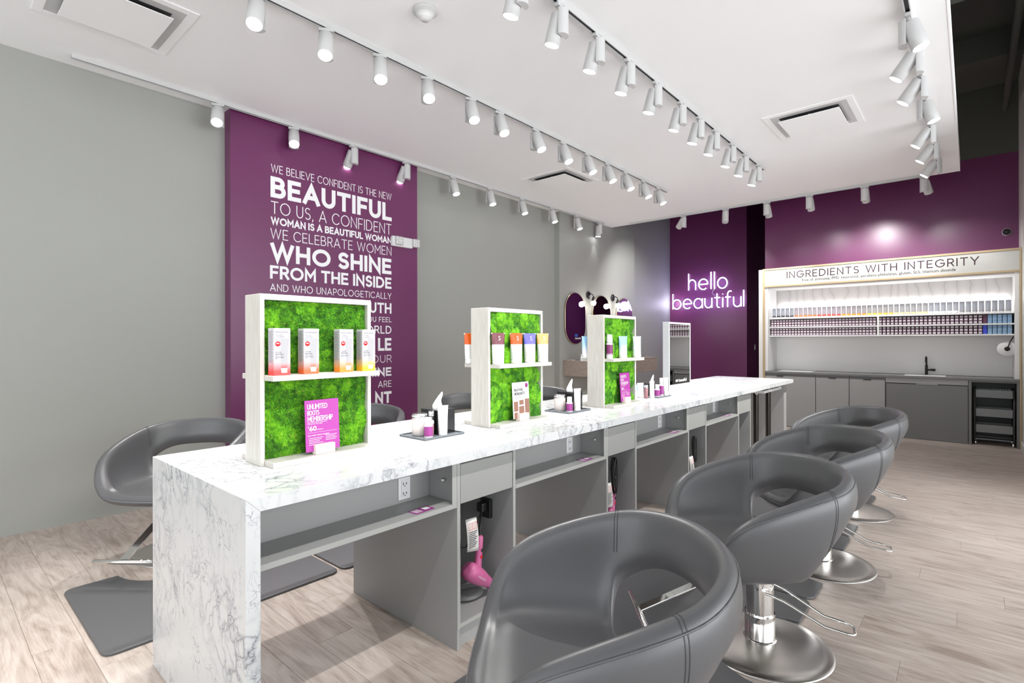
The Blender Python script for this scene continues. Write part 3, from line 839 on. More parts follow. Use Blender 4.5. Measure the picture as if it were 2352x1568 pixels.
# ------------------------------------------------------------------ trays with toiletries
def tray(loc, w, d, lab):
    t = thing('tray', lab, 'tray', loc)
    b = MB().box(-w/2, w/2, -d/2, d/2, 0, .004)
    b.box(-w/2, w/2, -d/2, -d/2+.005, .004, .012).box(-w/2, w/2, d/2-.005, d/2, .004, .012)
    b.box(-w/2, -w/2+.005, -d/2+.005, d/2-.005, .004, .012).box(w/2-.005, w/2, -d/2+.005, d/2-.005, .004, .012)
    b.build('tray', M['traygrey'], t, .0015, 1); return t
def jar(loc, r, h, body, lid, lab, cat='jar', ridge=True):
    t = thing('jar', lab, cat, loc)
    MB().lathe([(r*.80, 0), (r*.9, .004), (r, .012), (r, h*.78), (r*.97, h*.80)], n=32).build('body', body, t)
    MB().lathe([(r*1.03, h*.80), (r*1.03, h*.86), (r*.98, h*.865), (r*1.02, h*.87), (r*1.02, h*.96), (r*.9, h)], n=32).build('lid', lid, t); return t
def tissue_box(loc, lab, s=1.0):
    t = thing('tissue_box', lab, 'tissue box', loc)
    w, d, h = .139*s, .125*s, .130*s
    b = MB().box(-w/2, w/2, -d/2, d/2, 0, h); b.build('holder', M['blackgloss'], t, .002)
    g = MB(); rings = []
    for k in range(11):
        q = k/10; ry = .034*s*(1-q)**.75*(1+.12*math.sin(q*9))+.002; rx = .013*s*(1-q)**.6+.0015
        rings.append([(rx*math.cos(2*PI*i/16)*(1+.25*math.sin(3*2*PI*i/16)), ry*math.sin(2*PI*i/16)+.026*s*q*q-.006*s*math.sin(q*5), h+.0004+.088*s*q) for i in range(16)])
    g.ring_tube(rings)
    o = g.build('tissue', M['tissue'], t)
    ss = o.modifiers.new('ss', 'SUBSURF'); ss.levels = ss.render_levels = 1
    return t
for k, (oy, ox, nm) in enumerate(((0, 0, 'nearest the camera'), (1.27, -.008, 'between middle and farthest moss displays'))):
    zt = ZT+.0045
    tray((-2.180+ox, 1.843+oy, ZT+.0003), .212, .275, 'grey tray of toiletries %s' % nm)
    jar((-2.205+ox, 1.778+oy, zt), .041, .118, M['pearl'], M['silver'], 'pearl jar with silver lid on the tray %s' % nm)
    pump_bottle((-2.103+ox, 1.752+oy, zt), .108, .0225, 'small purple-labelled bottle with white cap, tray %s' % nm, M['white'], M['purplelabel'], n2='small_bottle', pump=False)
    squeeze_tube((-2.105+ox, 1.852+oy, zt), .160, .024, M['white'], M['white'], 'slim white tube standing on the tray %s' % nm)
    jar((-2.130+ox, 1.790+oy, zt), .0165, .085, M['amber'], M['white'], 'small rose bottle behind the purple bottle, tray %s' % nm, 'bottle')
    if k == 0: jar((-2.168+ox, 1.826+oy, zt), .017, .128, M['blackgloss'], M['silver'], 'tall black bottle in front of tissue box on nearest tray', 'bottle')
    tissue_box((-2.210+ox, 1.908+oy, zt), 'black acrylic tissue box with white tissue on the tray %s' % nm)
# third group near the standing mirror
zt = ZT+.0045
tray((-2.15, 4.41, ZT+.0003), .20, .25, 'grey tray of toiletries beside the standing mirror')
pump_bottle((-2.085, 4.325, zt), .112, .024, 'purple-labelled bottle at front of the tray by the standing mirror', M['white'], M['purplelabel'], n2='small_bottle', pump=False)
pump_bottle((-2.085, 4.405, zt), .165, .020, 'taller purple-labelled bottle on the tray by the standing mirror', M['white'], M['purplelabel'], n2='small_bottle', pump=False)
squeeze_tube((-2.075, 4.475, zt), .165, .024, M['white'], M['white'], 'slim white tube on the tray by the standing mirror')
tissue_box((-2.19, 4.44, zt), 'black tissue box with tall white tissue beside the standing mirror', .85)
squeeze_tube((-2.215, 4.15, ZT+.0005), .118, .030, blue, M['white'], 'pale blue tube on worktop right of the farthest moss display')
squeeze_tube((-2.20, 4.235, ZT+.0005), .130, .030, greyf, M['white'], 'pale grey tube on worktop beside the blue tube')
jar((-2.135, 4.215, ZT+.0005), .018, .118, M['amber'], M['silver'], 'slim rose bottle with silver lid near the standing mirror', 'bottle')
squeeze_tube((-2.095, 4.245, ZT+.0005), .150, .022, M['white'], M['white'], 'slim white tube on worktop in front of the grey tube')

# standing mirror on worktop
t = thing('standing_mirror', 'rectangular standing mirror in white frame on the island worktop', 'mirror', (-2.155, 4.655, ZT+.0002))
b = MB().box(-.032, .030, 0, .018, 0, .676).box(-.032, .030, .482, .50, 0, .676).box(-.032, .030, .018, .482, .658, .676).box(-.032, .030, .018, .482, 0, .085)
b.build('frame', M['alu'], t, .001, 1)
box(.020, .0285, .019, .481, .086, .657).build('mirror_glass', M['mirror'], t)
box(-.031, -.022, .019, .481, .086, .657).build('mirror_glass', M['mirror'], t)
box(-.0215, .0195, .019, .481, .086, .657).build('core', M['white'], t)
g = MB(); put_text(g, 'beautiful', .22, .40, .105, .135, PX, .0289, .01); g.box(.0288, .0289, .15, .20, .108, .128); g.build('sticker', M['vinyl'], t)

# ------------------------------------------------------------------ dryers, cords, tags
def dryer(loc, rz, lab, flip=1):
    t = thing('hair_dryer', lab, 'hair dryer', loc, rz)
    # local: hangs in y-z plane, body axis tilted down to +y
    ax = Vector((0, .80, -.60)).normalized(); c = Vector((0, -.005, .07))
    b = MB(); prof = [(-.085, .020), (-.080, .040), (-.06, .046), (-.02, .046), (.03, .041), (.075, .031), (.105, .026)]
    rings = []; n = 24; sd = Vector((1, 0, 0)); u_ = ax.cross(sd)
    for d_, r in prof: rings.append([c+ax*d_+sd*math.cos(2*PI*j/n)*r+u_*math.sin(2*PI*j/n)*r for j in range(n)])
    b.ring_tube(rings); b.build('body', M['pink'], t)
    b = MB(); rings = []
    for d_, r in ((.100, .0265), (.135, .029), (.136, .024), (.110, .020)): rings.append([c+ax*d_+sd*math.cos(2*PI*j/n)*r+u_*math.sin(2*PI*j/n)*r for j in range(n)])
    b.ring_tube(rings); b.build('nozzle', M['purplelabel'], t)
    MB().tube([(0, -.005, .09), (0, .005, .14), (0, .012, .20), (0, .016, .255), (0, .016, .265)], [.022, .019, .018, .019, .012], 16).build('handle', M['pink'], t)
    MB().box(.018, .0225, .004, .014, .155, .172).build('switch', M['red'], t, .002)
    MB().box(.018, .0220, .008, .017, .188, .203).build('slide_switch', M['black'], t, .002)
    MB().tube([(0, .016, .262), (0, .020, .30), (-.02, .045, .345), (-.055, .082, .372), (-.078, .108, .365)], .0055, 8).build('cord', M['cable'], t)
    if rz == 0 and loc[1] < 2: MB().tube([(-.078, .108, .345), (-.07, .06, .27), (-.06, -.02, .20), (-.055, -.09, .215), (-.05, -.115, .26), (-.048, -.125, .22), (-.045, -.115, .12), (-.045, -.10, .07)], .004, 8).build('cord_tail', M['cable'], t)
    g = MB(); put_text(g, 'MADISON', -.04, .02, -.004, .004, PX, 0); g.xf(Matrix.Translation(c+Vector((.0465, 0, -.005))) @ Matrix.Rotation(-.64, 4, 'X')); g.build('lettering', M['paper'], t)
    return t
dryer((-1.868, 1.870, .175), 0, 'pink hair dryer hanging in the nearest island cabinet with red switch')
dryer((-1.838, 3.13, .155), 0, 'pink hair dryer low in the second island cabinet behind the chair')
def warn_tag(loc, lab, s=1):
    v = []; f = []; n = 8
    for k in range(n+1):
        z = -.155*s*k/n; bx = .012*math.sin(k/n*2.4); tw = .012*(k/n)
        v += [(bx, -.034*s+tw*.3, z), (bx+.006, .034*s+tw*.6, z-.010*(k/n))]
    for k in range(n): f.append((2*k, 2*k+1, 2*k+3, 2*k+2))
    t = thing('warning_tag', lab, 'tag', loc)
    o = MB().add(v, f, True).build('tag_paper', M['tag'], t); sd = o.modifiers.new('s', 'SOLIDIFY'); sd.thickness = .0006
    g = MB()
    for y0_ in (-.026, .004):
        for (a, b_, c_, d_) in ((0, .024, -.018, -.0195), (0, .024, -.05, -.0515), (0, .0015, -.018, -.05), (.0225, .024, -.018, -.05)):
            g.add([(.0085+.009, y0_+a, c_), (.0085+.009, y0_+b_, c_), (.0085+.009, y0_+b_, d_), (.0085+.009, y0_+a, d_)], [(0, 1, 2, 3)])
        g.add([(.0175, y0_, -.05), (.0175, y0_+.0015, -.05), (.0175, y0_+.024, -.018), (.0175, y0_+.0225, -.018)], [(0, 1, 2, 3)])
    g.build('red_marks', M['red'], t)
    g = MB()
    for k in range(9): g.add([(.019, -.026, -.060-k*.009), (.019, .028-.006*(k % 3), -.060-k*.009), (.019, .028-.006*(k % 3), -.064-k*.009), (.019, -.026, -.064-k*.009)], [(0, 1, 2, 3)])
    g.build('print', M['greyink'], t)
    return t
warn_tag((-1.84, 1.795, .555), 'white paper warning tag with red crossed boxes beside the nearest pink dryer')
warn_tag((-1.825, 3.05, .47), 'white paper warning tag in the second island cabinet')
warn_tag((-1.825, 4.42, .42), 'white paper warning tag in the third island cabinet')
def socket_block(loc, lab, rz=0):
    t = thing('power_block', lab, 'outlet', loc, rz)
    MB().box(-.01, .012, -.035, .035, -.05, .05).build('plate', M['black'], t, .003)
    MB().box(.012, .05, -.028, .018, -.015, .035).build('plug', M['black'], t, .008)
    return t
for k, p in enumerate(((-1.95, 2.021, .53), (-2.148, 3.27, .56), (-2.148, 4.55, .56))):
    socket_block(p, ['black outlet block with plug in the nearest island cabinet', 'black outlet block in the second island cabinet', 'black outlet block in the third island cabinet'][k], -PI/2 if k == 0 else 0)
def cord_bundle(loc, lab, s=1.0, seed=1):
    rnd = random.Random(seed); t = thing('cord_bundle', lab, 'cord', loc); b = MB()
    for k in range(4):
        w_ = .018+.006*k; pts = []
        for j in range(25):
            a = 2*PI*j/24; z = -.10*s+.10*s*math.cos(a); y_ = w_*math.sin(a)*(.35+.65*abs(math.cos(a*.5+.3)))
            pts.append((.008*k+.004*math.sin(a*2+k), y_+rnd.uniform(-.001, .001), z))
        b.tube(pts[:-1], .0042, 7, closed=True)
    b.tube([(.01, 0, -.2*s), (.012, .008, -.26*s), (.01, .02, -.33*s)], .0042, 7)
    b.build('cord', M['cable'], t)
    MB().lathe([(.018, -.112*s), (.018, -.10*s)], (.012, 0, 0), 14).build('tie', M['black'], t)
    return t
cord_bundle((-1.835, 3.135, .625), 'bundled black dryer cord in the second island cabinet', 1.2, 2)
cord_bundle((-1.835, 4.50, .58), 'bundled black cord in the third island cabinet', 1.1, 3)
t = thing('hair_brush', 'black cord-hung brush low in the nearest island cabinet', 'brush', (-1.90, 1.745, .22))
MB().tube([(0, 0, -.06), (0, 0, -.045), (0, .004, .0), (0, .010, .02), (0, .03, .10), (-.01, .05, .17), (-.03, .055, .25)], [.014, .02, .02, .010, .004, .004, .004], 10).build('bristles', M['black'], t)
t = thing('dark_pouch', 'dark grey pouch lying on the floor of the nearest island cabinet', 'pouch', (-1.95, 1.87, .1185))
b = MB().lathe([(.02, .0), (.07, .004), (.085, .015), (.06, .030), (.02, .036)], n=24, sx=1.0, sy=1.1); b.build('pouch', M['dark_laminate'], t)

# stand with two dark posts under the far end
t = thing('post_stand', 'shallow tray stand on two dark posts under the far end of island', 'stand', (-1.93, 6.62, 0))
M['post'] = mat('dark_bronze_metal', (.05, .045, .04, 1), .25, .8)
for yy in (-.02, .48): MB().lathe([(.03, .03), (.03, .80)], (0, yy, 0), 18).build('post', M['post'], t)
MB().box(-.10, .12, -.12, .62, .80, .806).box(.115, .12, -.12, .62, .806, .83).box(-.10, -.095, -.12, .62, .806, .83).box(-.095, .115, -.12, -.115, .806, .83).box(-.095, .115, .615, .62, .806, .83).build('tray', M['white'], t, .001, 1)
MB().box(-.06, .06, -.10, .58, .012, .03).build('base_bar', M['chrome'], t, .005)
for yy in (-.08, .56): MB().lathe([(.0, -.02), (.012, -.02), (.012, .02), (0, .02)], (0, yy, .0125), 14, 'X', caps=False).build('wheel', M['black'], t)
for k, yy in enumerate((5.99, 6.50, 6.93)):
    t = thing('bag_hook', ['white bag hook under the worktop edge, nearest of three', 'white bag hook under the worktop edge, middle of three', 'white bag hook under the worktop edge, farthest of three'][k], 'hook', (X1-.02, yy, ZT-.046))
    MB().box(-.012, .012, -.012, .012, -.004, 0).build('plate', M['white'], t)
    MB().tube([(0, 0, -.003), (0, 0, -.022), (.006, 0, -.032), (.018, 0, -.032), (.022, 0, -.020)], .004, 8).build('hook', M['white'], t)

# ------------------------------------------------------------------ left wall: lettering, emergency light, vanity
L = thing('wall_lettering', 'white vinyl slogan lettering on the purple accent wall', 'lettering', (-5.1695, 0, 0))
rows = [('WE BELIEVE CONFIDENT IS THE NEW', 2.33, 3.751, 3.078, 3.158, .085), ('BEAUTIFUL', 2.325, 3.751, 2.832, 3.038, .215), ('TO US, A CONFIDENT', 2.328, 3.75, 2.672, 2.795, .075),
        ('WOMAN IS A BEAUTIFUL WOMAN', 2.327, 3.75, 2.565, 2.640, .20), ('WE CELEBRATE WOMEN', 2.323, 3.75, 2.425, 2.528, .08), ('WHO SHINE', 2.323, 3.749, 2.203, 2.385, .215),
        ('FROM THE INSIDE', 2.318, 3.749, 2.032, 2.163, .20), ('AND WHO UNAPOLOGETICALLY', 2.318, 3.748, 1.910, 1.983, .10), ('TRUTH', 3.25, 3.748, 1.74, 1.862, .19),
        ('YOU FEEL', 3.36, 3.748, 1.638, 1.697, .12), ('WORLD', 3.26, 3.747, 1.503, 1.595, .15), ('LE', 3.56, 3.747, 1.304, 1.452, .20), ('YOUR', 3.36, 3.747, 1.165, 1.253, .08),
        ('SHINE', 3.31, 3.746, 1.008, 1.108, .20), ('ARE', 3.56, 3.746, .877, .953, .10), ('NT', 3.52, 3.746, .69, .826, .22)]
for s_, a0, a1, b0, b1, off in rows:
    g = MB(); caps_text(g, s_, a0, a1, b0, b1, PX, 0, off, .16 if off > .15 else .22, .42 if off > .15 else .5)
    o = g.build('text_line', M['vinyl'], L)
t = thing('emergency_light', 'white two-headed emergency light on the purple accent wall', 'emergency light', (-5.17, 3.90, 2.60))
MB().box(0, .05, -.165, .13, -.06, .06).build('housing', M['white'], t, .01)
for yy in (-.085, .165):
    MB().box(.04, .085, yy-.05, yy+.05, -.045, .055).build('lamp_head', M['lampwhite'], t, .01)
    g = MB()
    for a in range(3):
        for b_ in range(3): g.lathe([(.0, .088), (.010, .087), (.012, .084)], (0, yy-.028+a*.028, -.023+b_*.028), 10, 'X', caps=False)
    g.build('lens_cluster', M['silver'], t)
v_ = thing('floating_vanity', 'floating grey oak vanity shelf on the far left wall under oval mirrors', 'vanity', (-5.196, 8.5, 0))
box(0, .50, -1.24, 1.24, .822, 1.075).build('cabinet_box', M['vanitywood'], v_, .002)
box(0, .503, -1.24, 1.24, 1.0755, 1.087).build('counter_top', M['vanitywood'], v_, .001, 1)
for k, (yc, nm) in enumerate(((7.60, 'nearest oval brass-framed mirror on the far left wall'), (8.46, 'middle oval mirror between the two globe sconces'), (9.31, 'farthest oval mirror on the far left wall'))):
    t = thing('oval_mirror', nm, 'mirror', (-5.199, yc, 1.80))
    rw, hh = .305, .44; pts = []
    for j in range(48):
        a = 2*PI*j/48; pts.append((rw*math.cos(a), rw*math.sin(a)+math.copysign(hh-rw, math.sin(a))))
    MB().prism(pts, .02, .026, 'X').build('mirror_glass', M['mirror'], t)
    MB().tube([(.018, a, b_) for a, b_ in pts], .0085, 8, closed=True).build('frame', M['brass'], t)
    MB().prism([(a*.7, b_*.7) for a, b_ in pts], .0005, .0195, 'X').build('backing', M['black'], t)
    if k == 0:
        g = MB(); put_text(g, 'beautiful', -.02, .16, -.36, -.325, PX, .0265, .01); g.build('sticker_lettering', M['vinyl'], t)
        MB().box(.0262, .0265, -.03, .06, -.32, -.27).build('blue_sticker', mat('blue_print', lin(40, 80, 160), .5), t)
for yy, nm in ((8.03, 'black wall sconce with lit globe, left of two by the oval mirrors'), (8.885, 'black wall sconce with lit globe, right of two by the oval mirrors')):
    t = thing('wall_sconce', nm, 'lamp', (-5.199, yy, 2.235), 0, None)
    MB().lathe([(0, 0), (.062, 0), (.062, .018), (.0, .02)], n=28, axis='X', caps=False).build('back_plate', M['black'], t)
    MB().tube([(.02, 0, 0), (.06, 0, .02), (.10, 0, .0), (.115, 0, -.03)], .008, 10).build('arm', M['black'], t)
    MB().lathe([(.012, -.03), (.02, -.05), (.045, -.115), (.042, -.115), (.01, -.05)], (.115, 0, 0), 20, caps=False).build('shade', M['black'], t)
    MB().lathe([(0, -.20), (.03, -.19), (.047, -.155), (.042, -.12), (.02, -.108), (0, -.106)], (.115, 0, 0), 20, caps=False).build('globe', M['bulb'], t)
    l = bpy.data.lights.new('globe_light', 'POINT'); l.energy = 5; l.color = (1, .93, .85); l.shadow_soft_size = .05
    lo = bpy.data.objects.new('globe_light', l); C.objects.link(lo); lo.parent = t; lo.location = (.19, 0, -.16)
zv = 1.0875
tray((-4.90, 7.42, zv), .16, .26, 'small tray of toiletries on the floating vanity')
jar((-4.88, 7.34, zv+.0045), .034, .10, M['steel'], M['silver'], 'grey metal jar on the floating vanity tray')
pump_bottle((-4.87, 7.43, zv+.0045), .13, .02, 'small purple-labelled bottle on the floating vanity tray', M['white'], M['purplelabel'], n2='small_bottle', pump=False)
pump_bottle((-4.88, 7.51, zv+.0045), .16, .024, 'blue pump bottle on the floating vanity tray', M['white'], mat('blue_band', lin(110, 160, 215), .4))

# ------------------------------------------------------------------ neon sign
G = {  # strokes on an x-height of 1, (strokes, advance)
 'h': ([[(0, 0), (0, 1.62)], [(0, .55)]+arc(.4, .58, .4, .42, 180, 0)+[(.8, 0)]], .8),
 'e': ([[(.03, .5), (.98, .5)]+arc(.5, .5, .5, .5, 0, 310, 24)], 1.0),
 'l': ([[(0, 0), (0, 1.62)]], 0),
 'o': ([arc(.5, .5, .5, .5, 0, 360, 28)], 1.0),
 'b': ([[(0, 0), (0, 1.62)], arc(.5, .5, .5, .5, 180, 540, 28)], 1.0),
 'a': ([arc(.5, .5, .5, .5, 0, 360, 28), [(1.0, 1.0), (1.0, 0)]], 1.0),
 'u': ([[(0, 1), (0, .42)]+arc(.4, .42, .4, .42, 180, 360)+[(.8, 1), (.8, 0)]], .8),
 't': ([[(.28, 1.42), (.28, .25)]+arc(.50, .25, .22, .25, 180, 290, 8), [(0, 1), (.62, 1)]], .62),
 'i': ([[(0, 0), (0, 1)], [(0, 1.30), (0, 1.36)]], 0),
 'f': ([[(.25, 0), (.25, 1.25)]+arc(.52, 1.25, .27, .35, 180, 60, 8), [(0, 1), (.58, 1)]], .6)}
def neon_word(word, x0, x1, z0, xh, parent, gap=.30):
    xs = 0; lay = []
    for ch in word: lay.append((ch, xs)); xs += G[ch][1]+gap
    tot = xs-gap; k = (x1-x0)/tot
    for ch, ox in lay:
        b = MB(); bk = MB()
        for st in G[ch][0]:
            closed = len(st) > 20 and st[0] != st[-1] and abs(st[0][0]-st[-1][0]) < .01 and abs(st[0][1]-st[-1][1]) < .01
            pts = [(x0+(ox+p[0])*k, -.034, z0+p[1]*xh) for p in st]
            if closed: b.tube(pts[:-1], .0115, 8, closed=True)
            else: b.tube(pts, .0115, 8)
            for (p, q) in zip(pts, pts[1:]):
                P_, Q_ = Vector(p), Vector(q); dv = (Q_-P_)
                if dv.length < 1e-5: continue
                dv.normalize(); nv = Vector((-dv.z, 0, dv.x))*.034; P_ -= dv*.012; Q_ += dv*.012
                a = [P_-nv, Q_-nv, Q_+nv, P_+nv]
                bk.add([(c_[0], -.014, c_[2]) for c_ in a]+[(c_[0], -.010, c_[2]) for c_ in a], [(0, 1, 2, 3), (7, 6, 5, 4), (0, 4, 5, 1), (1, 5, 6, 2), (2, 6, 7, 3), (3, 7, 4, 0)])
        lt = b.build('neon_letter', M['neon'], parent)
        bk.build('acrylic_backing', M['acrylic'], lt)
t = thing('neon_sign', 'glowing white neon sign reading hello beautiful on the purple wall', 'sign', (0, 11.669, 0))
neon_word('hello', -4.84, -3.985, 2.548, .232, t, .36)
neon_word('beautiful', -5.215, -3.64, 2.135, .215, t, .30)
MB().tube([(-4.25, -.02, 2.55), (-4.30, -.02, 2.50), (-4.31, -.02, 2.44), (-4.25, -.02, 2.40)], .004, 6).build('power_wire', M['white'], t)
for k, (x_, z_, e_) in enumerate([(-5.12, 2.26, 3.0), (-4.95, 2.24, 1.5), (-4.7, 2.25, 1.5), (-4.45, 2.25, 1.5), (-4.2, 2.24, 1.5), (-3.95, 2.25, 1.5), (-3.7, 2.27, 1.5), (-4.72, 2.68, 1.5), (-4.42, 2.72, 1.5), (-4.12, 2.68, 1.5)]):
    l = bpy.data.lights.new('neon_glow', 'POINT'); l.energy = e_; l.color = (.40, .36, 1) if k else (.85, .82, 1); l.shadow_soft_size = .12
    lo = bpy.data.objects.new('neon_glow', l); C.objects.link(lo); lo.parent = t; lo.location = (x_, -.17, z_)
t = thing('light_switch', 'pale light switch plate on the shaded purple corridor wall', 'switch', (-3.589, 12.22, 1.262))
MB().box(0, .006, -.036, .036, -.058, .058).build('plate', M['white'], t, .002); MB().box(.006, .010, -.016, .016, -.033, .033).build('rocker', M['white'], t, .001)
t = thing('security_camera', 'small dome security camera high on the purple wall above sign', 'camera', (.367, 10.06, 2.915))
MB().lathe([(0, 0), (.05, 0), (.05, -.03), (.045, -.035)], n=24, axis='Y', caps=False).build('mount', M['white'], t)
MB().lathe([(.043, -.034), (.038, -.055), (.02, -.072), (0, -.076)], n=24, axis='Y', caps=False).build('dome', M['blackgloss'], t)

# ------------------------------------------------------------------ colour bar (built-in wall unit)
YF = 9.46
u = thing('display_alcove', 'built-in display unit with INGREDIENTS WITH INTEGRITY fascia and bottle shelves', 'shelving unit', (0, 0, 0))
MB().box(-2.716, -2.653, YF, 10.055, 0, 2.60).build('side_post', M['light_wall'], u, .002)
MB().box(-2.653, -2.619, YF-.008, 10.055, 0, 2.61).build('wood_trim', M['trim'], u, .002)
MB().box(.467, .487, YF-.008, 10.055, 0, 2.61).build('wood_trim', M['trim'], u, .002)
MB().box(-2.619, .467, YF-.008, YF+.05, 2.582, 2.61).build('wood_trim', M['trim'], u, .002)
MB().box(-2.619, .467, YF-.008, YF+.05, 2.300, 2.326).build('wood_trim', M['trim'], u, .002)
fas = MB().box(-2.619, .467, YF, YF+.045, 2.326, 2.582).build('fascia_panel', M['signpanel'], u)
g = MB(); caps_text(g, 'INGREDIENTS WITH INTEGRITY', -2.285, .075, 2.428, 2.540, PY, YF-.0012, .115, .27, .62)
o = g.build('lettering', M['plumink'], fas)
g = MB(); put_text(g, 'Free of: ammonia, PPD, resorcinol, parabens phthalates, gluten, SLS, titanium dioxide', -2.06, -.165, 2.352, 2.405, PY, YF-.001, .004)
g.build('small_lettering', M['ink'], fas)
b = MB().box(-2.619, -2.575, YF+.01, 10.02, .90, 2.30).box(.423, .467, YF+.01, 10.02, .90, 2.30).box(-2.575, .423, YF+.05, 10.02, 2.28, 2.30)
b.build('inner_frame', M['white'], u, .002)
box(-2.575, .423, 10.0, 10.02, .90, 1.478).build('lower_back_panel', mat('pale_back_panel', lin(240, 239, 238), .5), u)
box(-2.575, .423, 9.985, 10.02, 1.478, 2.28).build('patterned_back_panel', M['pattern'], u)
sh = MB().box(-2.575, .423, 9.58, 9.985, 1.766, 1.786).box(-2.575, .423, 9.58, 9.985, 1.617, 1.637).box(-2.575, .423, 9.58, 9.985, 1.474, 1.494)
sh.build('shelf', M['white'], u, .001, 1)
MB().box(-1.075, -1.050, 9.58, 9.985, 1.494, 1.617).box(-1.075, -1.050, 9.58, 9.985, 1.637, 1.766).build('divider', M['white'], u)
box(-2.55, .40, 9.966, 9.984, 1.985, 2.0).build('led_strip', M['led'], u)
l = bpy.data.lights.new('led_light', 'AREA'); l.shape = 'RECTANGLE'; l.size = 2.9; l.size_y = .02; l.energy = 9
lo = bpy.data.objects.new('led_light', l); C.objects.link(lo); lo.parent = u; lo.location = (-1.075, 9.955, 1.992); lo.rotation_euler = Vector((0, .5, -1)).to_track_quat('-Z', 'Y').to_euler()
l = bpy.data.lights.new('led_light', 'AREA'); l.shape = 'RECTANGLE'; l.size = 2.9; l.size_y = .02; l.energy = 3
lo = bpy.data.objects.new('led_light', l); C.objects.link(lo); lo.parent = u; lo.location = (-1.075, 9.955, 1.995); lo.rotation_euler = Vector((0, .6, 1)).to_track_quat('-Z', 'Y').to_euler()
l = bpy.data.lights.new('fascia_light', 'AREA'); l.shape = 'RECTANGLE'; l.size = 2.9; l.size_y = .03; l.energy = 3
lo = bpy.data.objects.new('fascia_light', l); C.objects.link(lo); lo.parent = u; lo.location = (-1.075, 9.54, 2.27); lo.rotation_euler = Vector((0, .35, -1)).to_track_quat('-Z', 'Y').to_euler()

wk = thing('sink_worktop', 'dark grey worktop with inset sinks at the back wall', 'worktop', (0, 0, 0))
box(-2.618, .466, YF-.012, 9.999, .866, .898).build('slab', M['dark_laminate'], wk, .002)
for x0, x1 in ((-2.45, -1.95), (-.75, -.28)):
    b = MB().box(x0, x1, 9.56, 9.57, .898, .902).box(x0, x1, 9.89, 9.90, .898, .902).box(x0, x0+.01, 9.57, 9.89, .898, .902).box(x1-.01, x1, 9.57, 9.89, .898, .902).box(x0+.01, x1-.01, 9.57, 9.89, .8981, .8986)
    b.build('sink', M['white'], wk, .001, 1)
for k, (x0, x1) in enumerate(((-2.617, -1.872), (-1.868, -1.418), (-1.414, -.964))):
    t = thing('base_cabinet', ['grey base cabinet at the left end of the back wall', 'grey base cabinet with plain door, second from left at back wall', 'grey base cabinet left of the dark sink panel'][k], 'cabinet', (0, 0, 0))
    box(x0, x1, YF+.02, 9.99, .0, .865).build('carcass', M['dark_laminate'], t)
    box(x0+.002, x1-.002, YF, YF+.019, .01, .785 if k == 9 else .825).build('door', M['laminate'], t, .0015, 1)
    box(x0+.18, x0+.28, YF-.006, YF+.0, .815, .830).build('handle', M['black'], t)
t = thing('sink_cabinet', 'dark grey sink cabinet with wide drop panel and black grip slot', 'cabinet', (0, 0, 0))
box(-.960, -.036, YF+.03, 9.99, 0, .865).build('carcass', M['dark_laminate'], t)
box(-.958, -.038, YF, YF+.029, .795, .865).build('top_rail', M['laminate'], t, .001, 1)
box(-.950, -.042, YF+.004, YF+.026, .004, .782).build('drop_panel', M['dark_laminate'], t, .001, 1)
box(-.948, -.044, YF+.012, YF+.029, .783, .794).build('grip_slot', M['black'], t)
MB().box(-.60, -.36, YF+.0, YF+.012, .785, .789).build('handle', M['alu'], t)
t = thing('cart_bay', 'open dark bay framed in grey at the right end of back wall', 'cabinet', (0, 0, 0))
MB().box(-.034, -.004, YF, 9.99, 0, .865).box(.440, .466, YF, 9.99, 0, .865).box(-.004, .440, YF, 9.99, .845, .865).build('frame', M['dark_laminate'], t, .001, 1)
box(-.004, .440, 9.96, 9.975, 0, .845).build('back_panel', M['black'], t)

# trolley
t = thing('salon_trolley', 'black three-tray salon trolley on casters in the open bay', 'trolley', (.222, 9.66, 0))
for sx in (-1, 1):
    MB().tube([(sx*.195, -.14, .055), (sx*.195, -.14, .76), (sx*.195, .14, .76), (sx*.195, .14, .055)], .011, 10).build('side_frame', M['black'], t)
for z in (.64, .385, .17):
    b = MB(); 
    b.box(-.18, .18, -.15, .15, z, z+.004).box(-.18, .18, -.155, -.15, z, z+.105).box(-.18, .18, .15, .155, z, z+.105).box(-.184, -.18, -.155, .155, z, z+.105).box(.18, .184, -.155, .155, z, z+.105)
    b.build('tray', M['clay'], t, .002)
MB().box(-.19, .19, -.145, -.125, .072, .085).box(-.19, .19, .125, .145, .072, .085).build('cross_bar', M['clay'], t, .002)
for sx in (-1, 1):
    for sy in (-1, 1):
        c = MB().lathe([(0, -.009), (.024, -.009), (.026, -.004), (.026, .004), (.024, .009), (0, .009)], (sx*.185, sy*.135, .0265), 16, 'X', caps=False).build('caster', M['chrome'], t)
b = MB()
for k in range(7): b.tube([(-.02+k*.028, -.10, .66), (-.02+k*.028, -.10, .755)], .006, 8)
b.build('tool_row', M['silver'], t)

# faucet
t = thing('faucet', 'matte black gooseneck faucet at the right-hand sink', 'faucet', (-.508, 9.93, .898))
MB().lathe([(.026, 0), (.026, .006), (.018, .01), (.018, .14), (.015, .15)], n=20).build('body', M['black'], t)
pts = [(0, 0, .14), (0, 0, .21)]+[(0, -.055+.055*math.cos(a), .21+.055*math.sin(a)) for a in [PI*k/10 for k in range(1, 11)]]+[(0, -.11, .185)]
MB().tube(pts, .0115, 12).build('spout', M['black'], t)
MB().tube([(.015, 0, .075), (.05, 0, .075), (.055, 0, .075), (.105, 0, .075)], [.012, .012, .017, .017], 14).build('lever', M['black'], t)
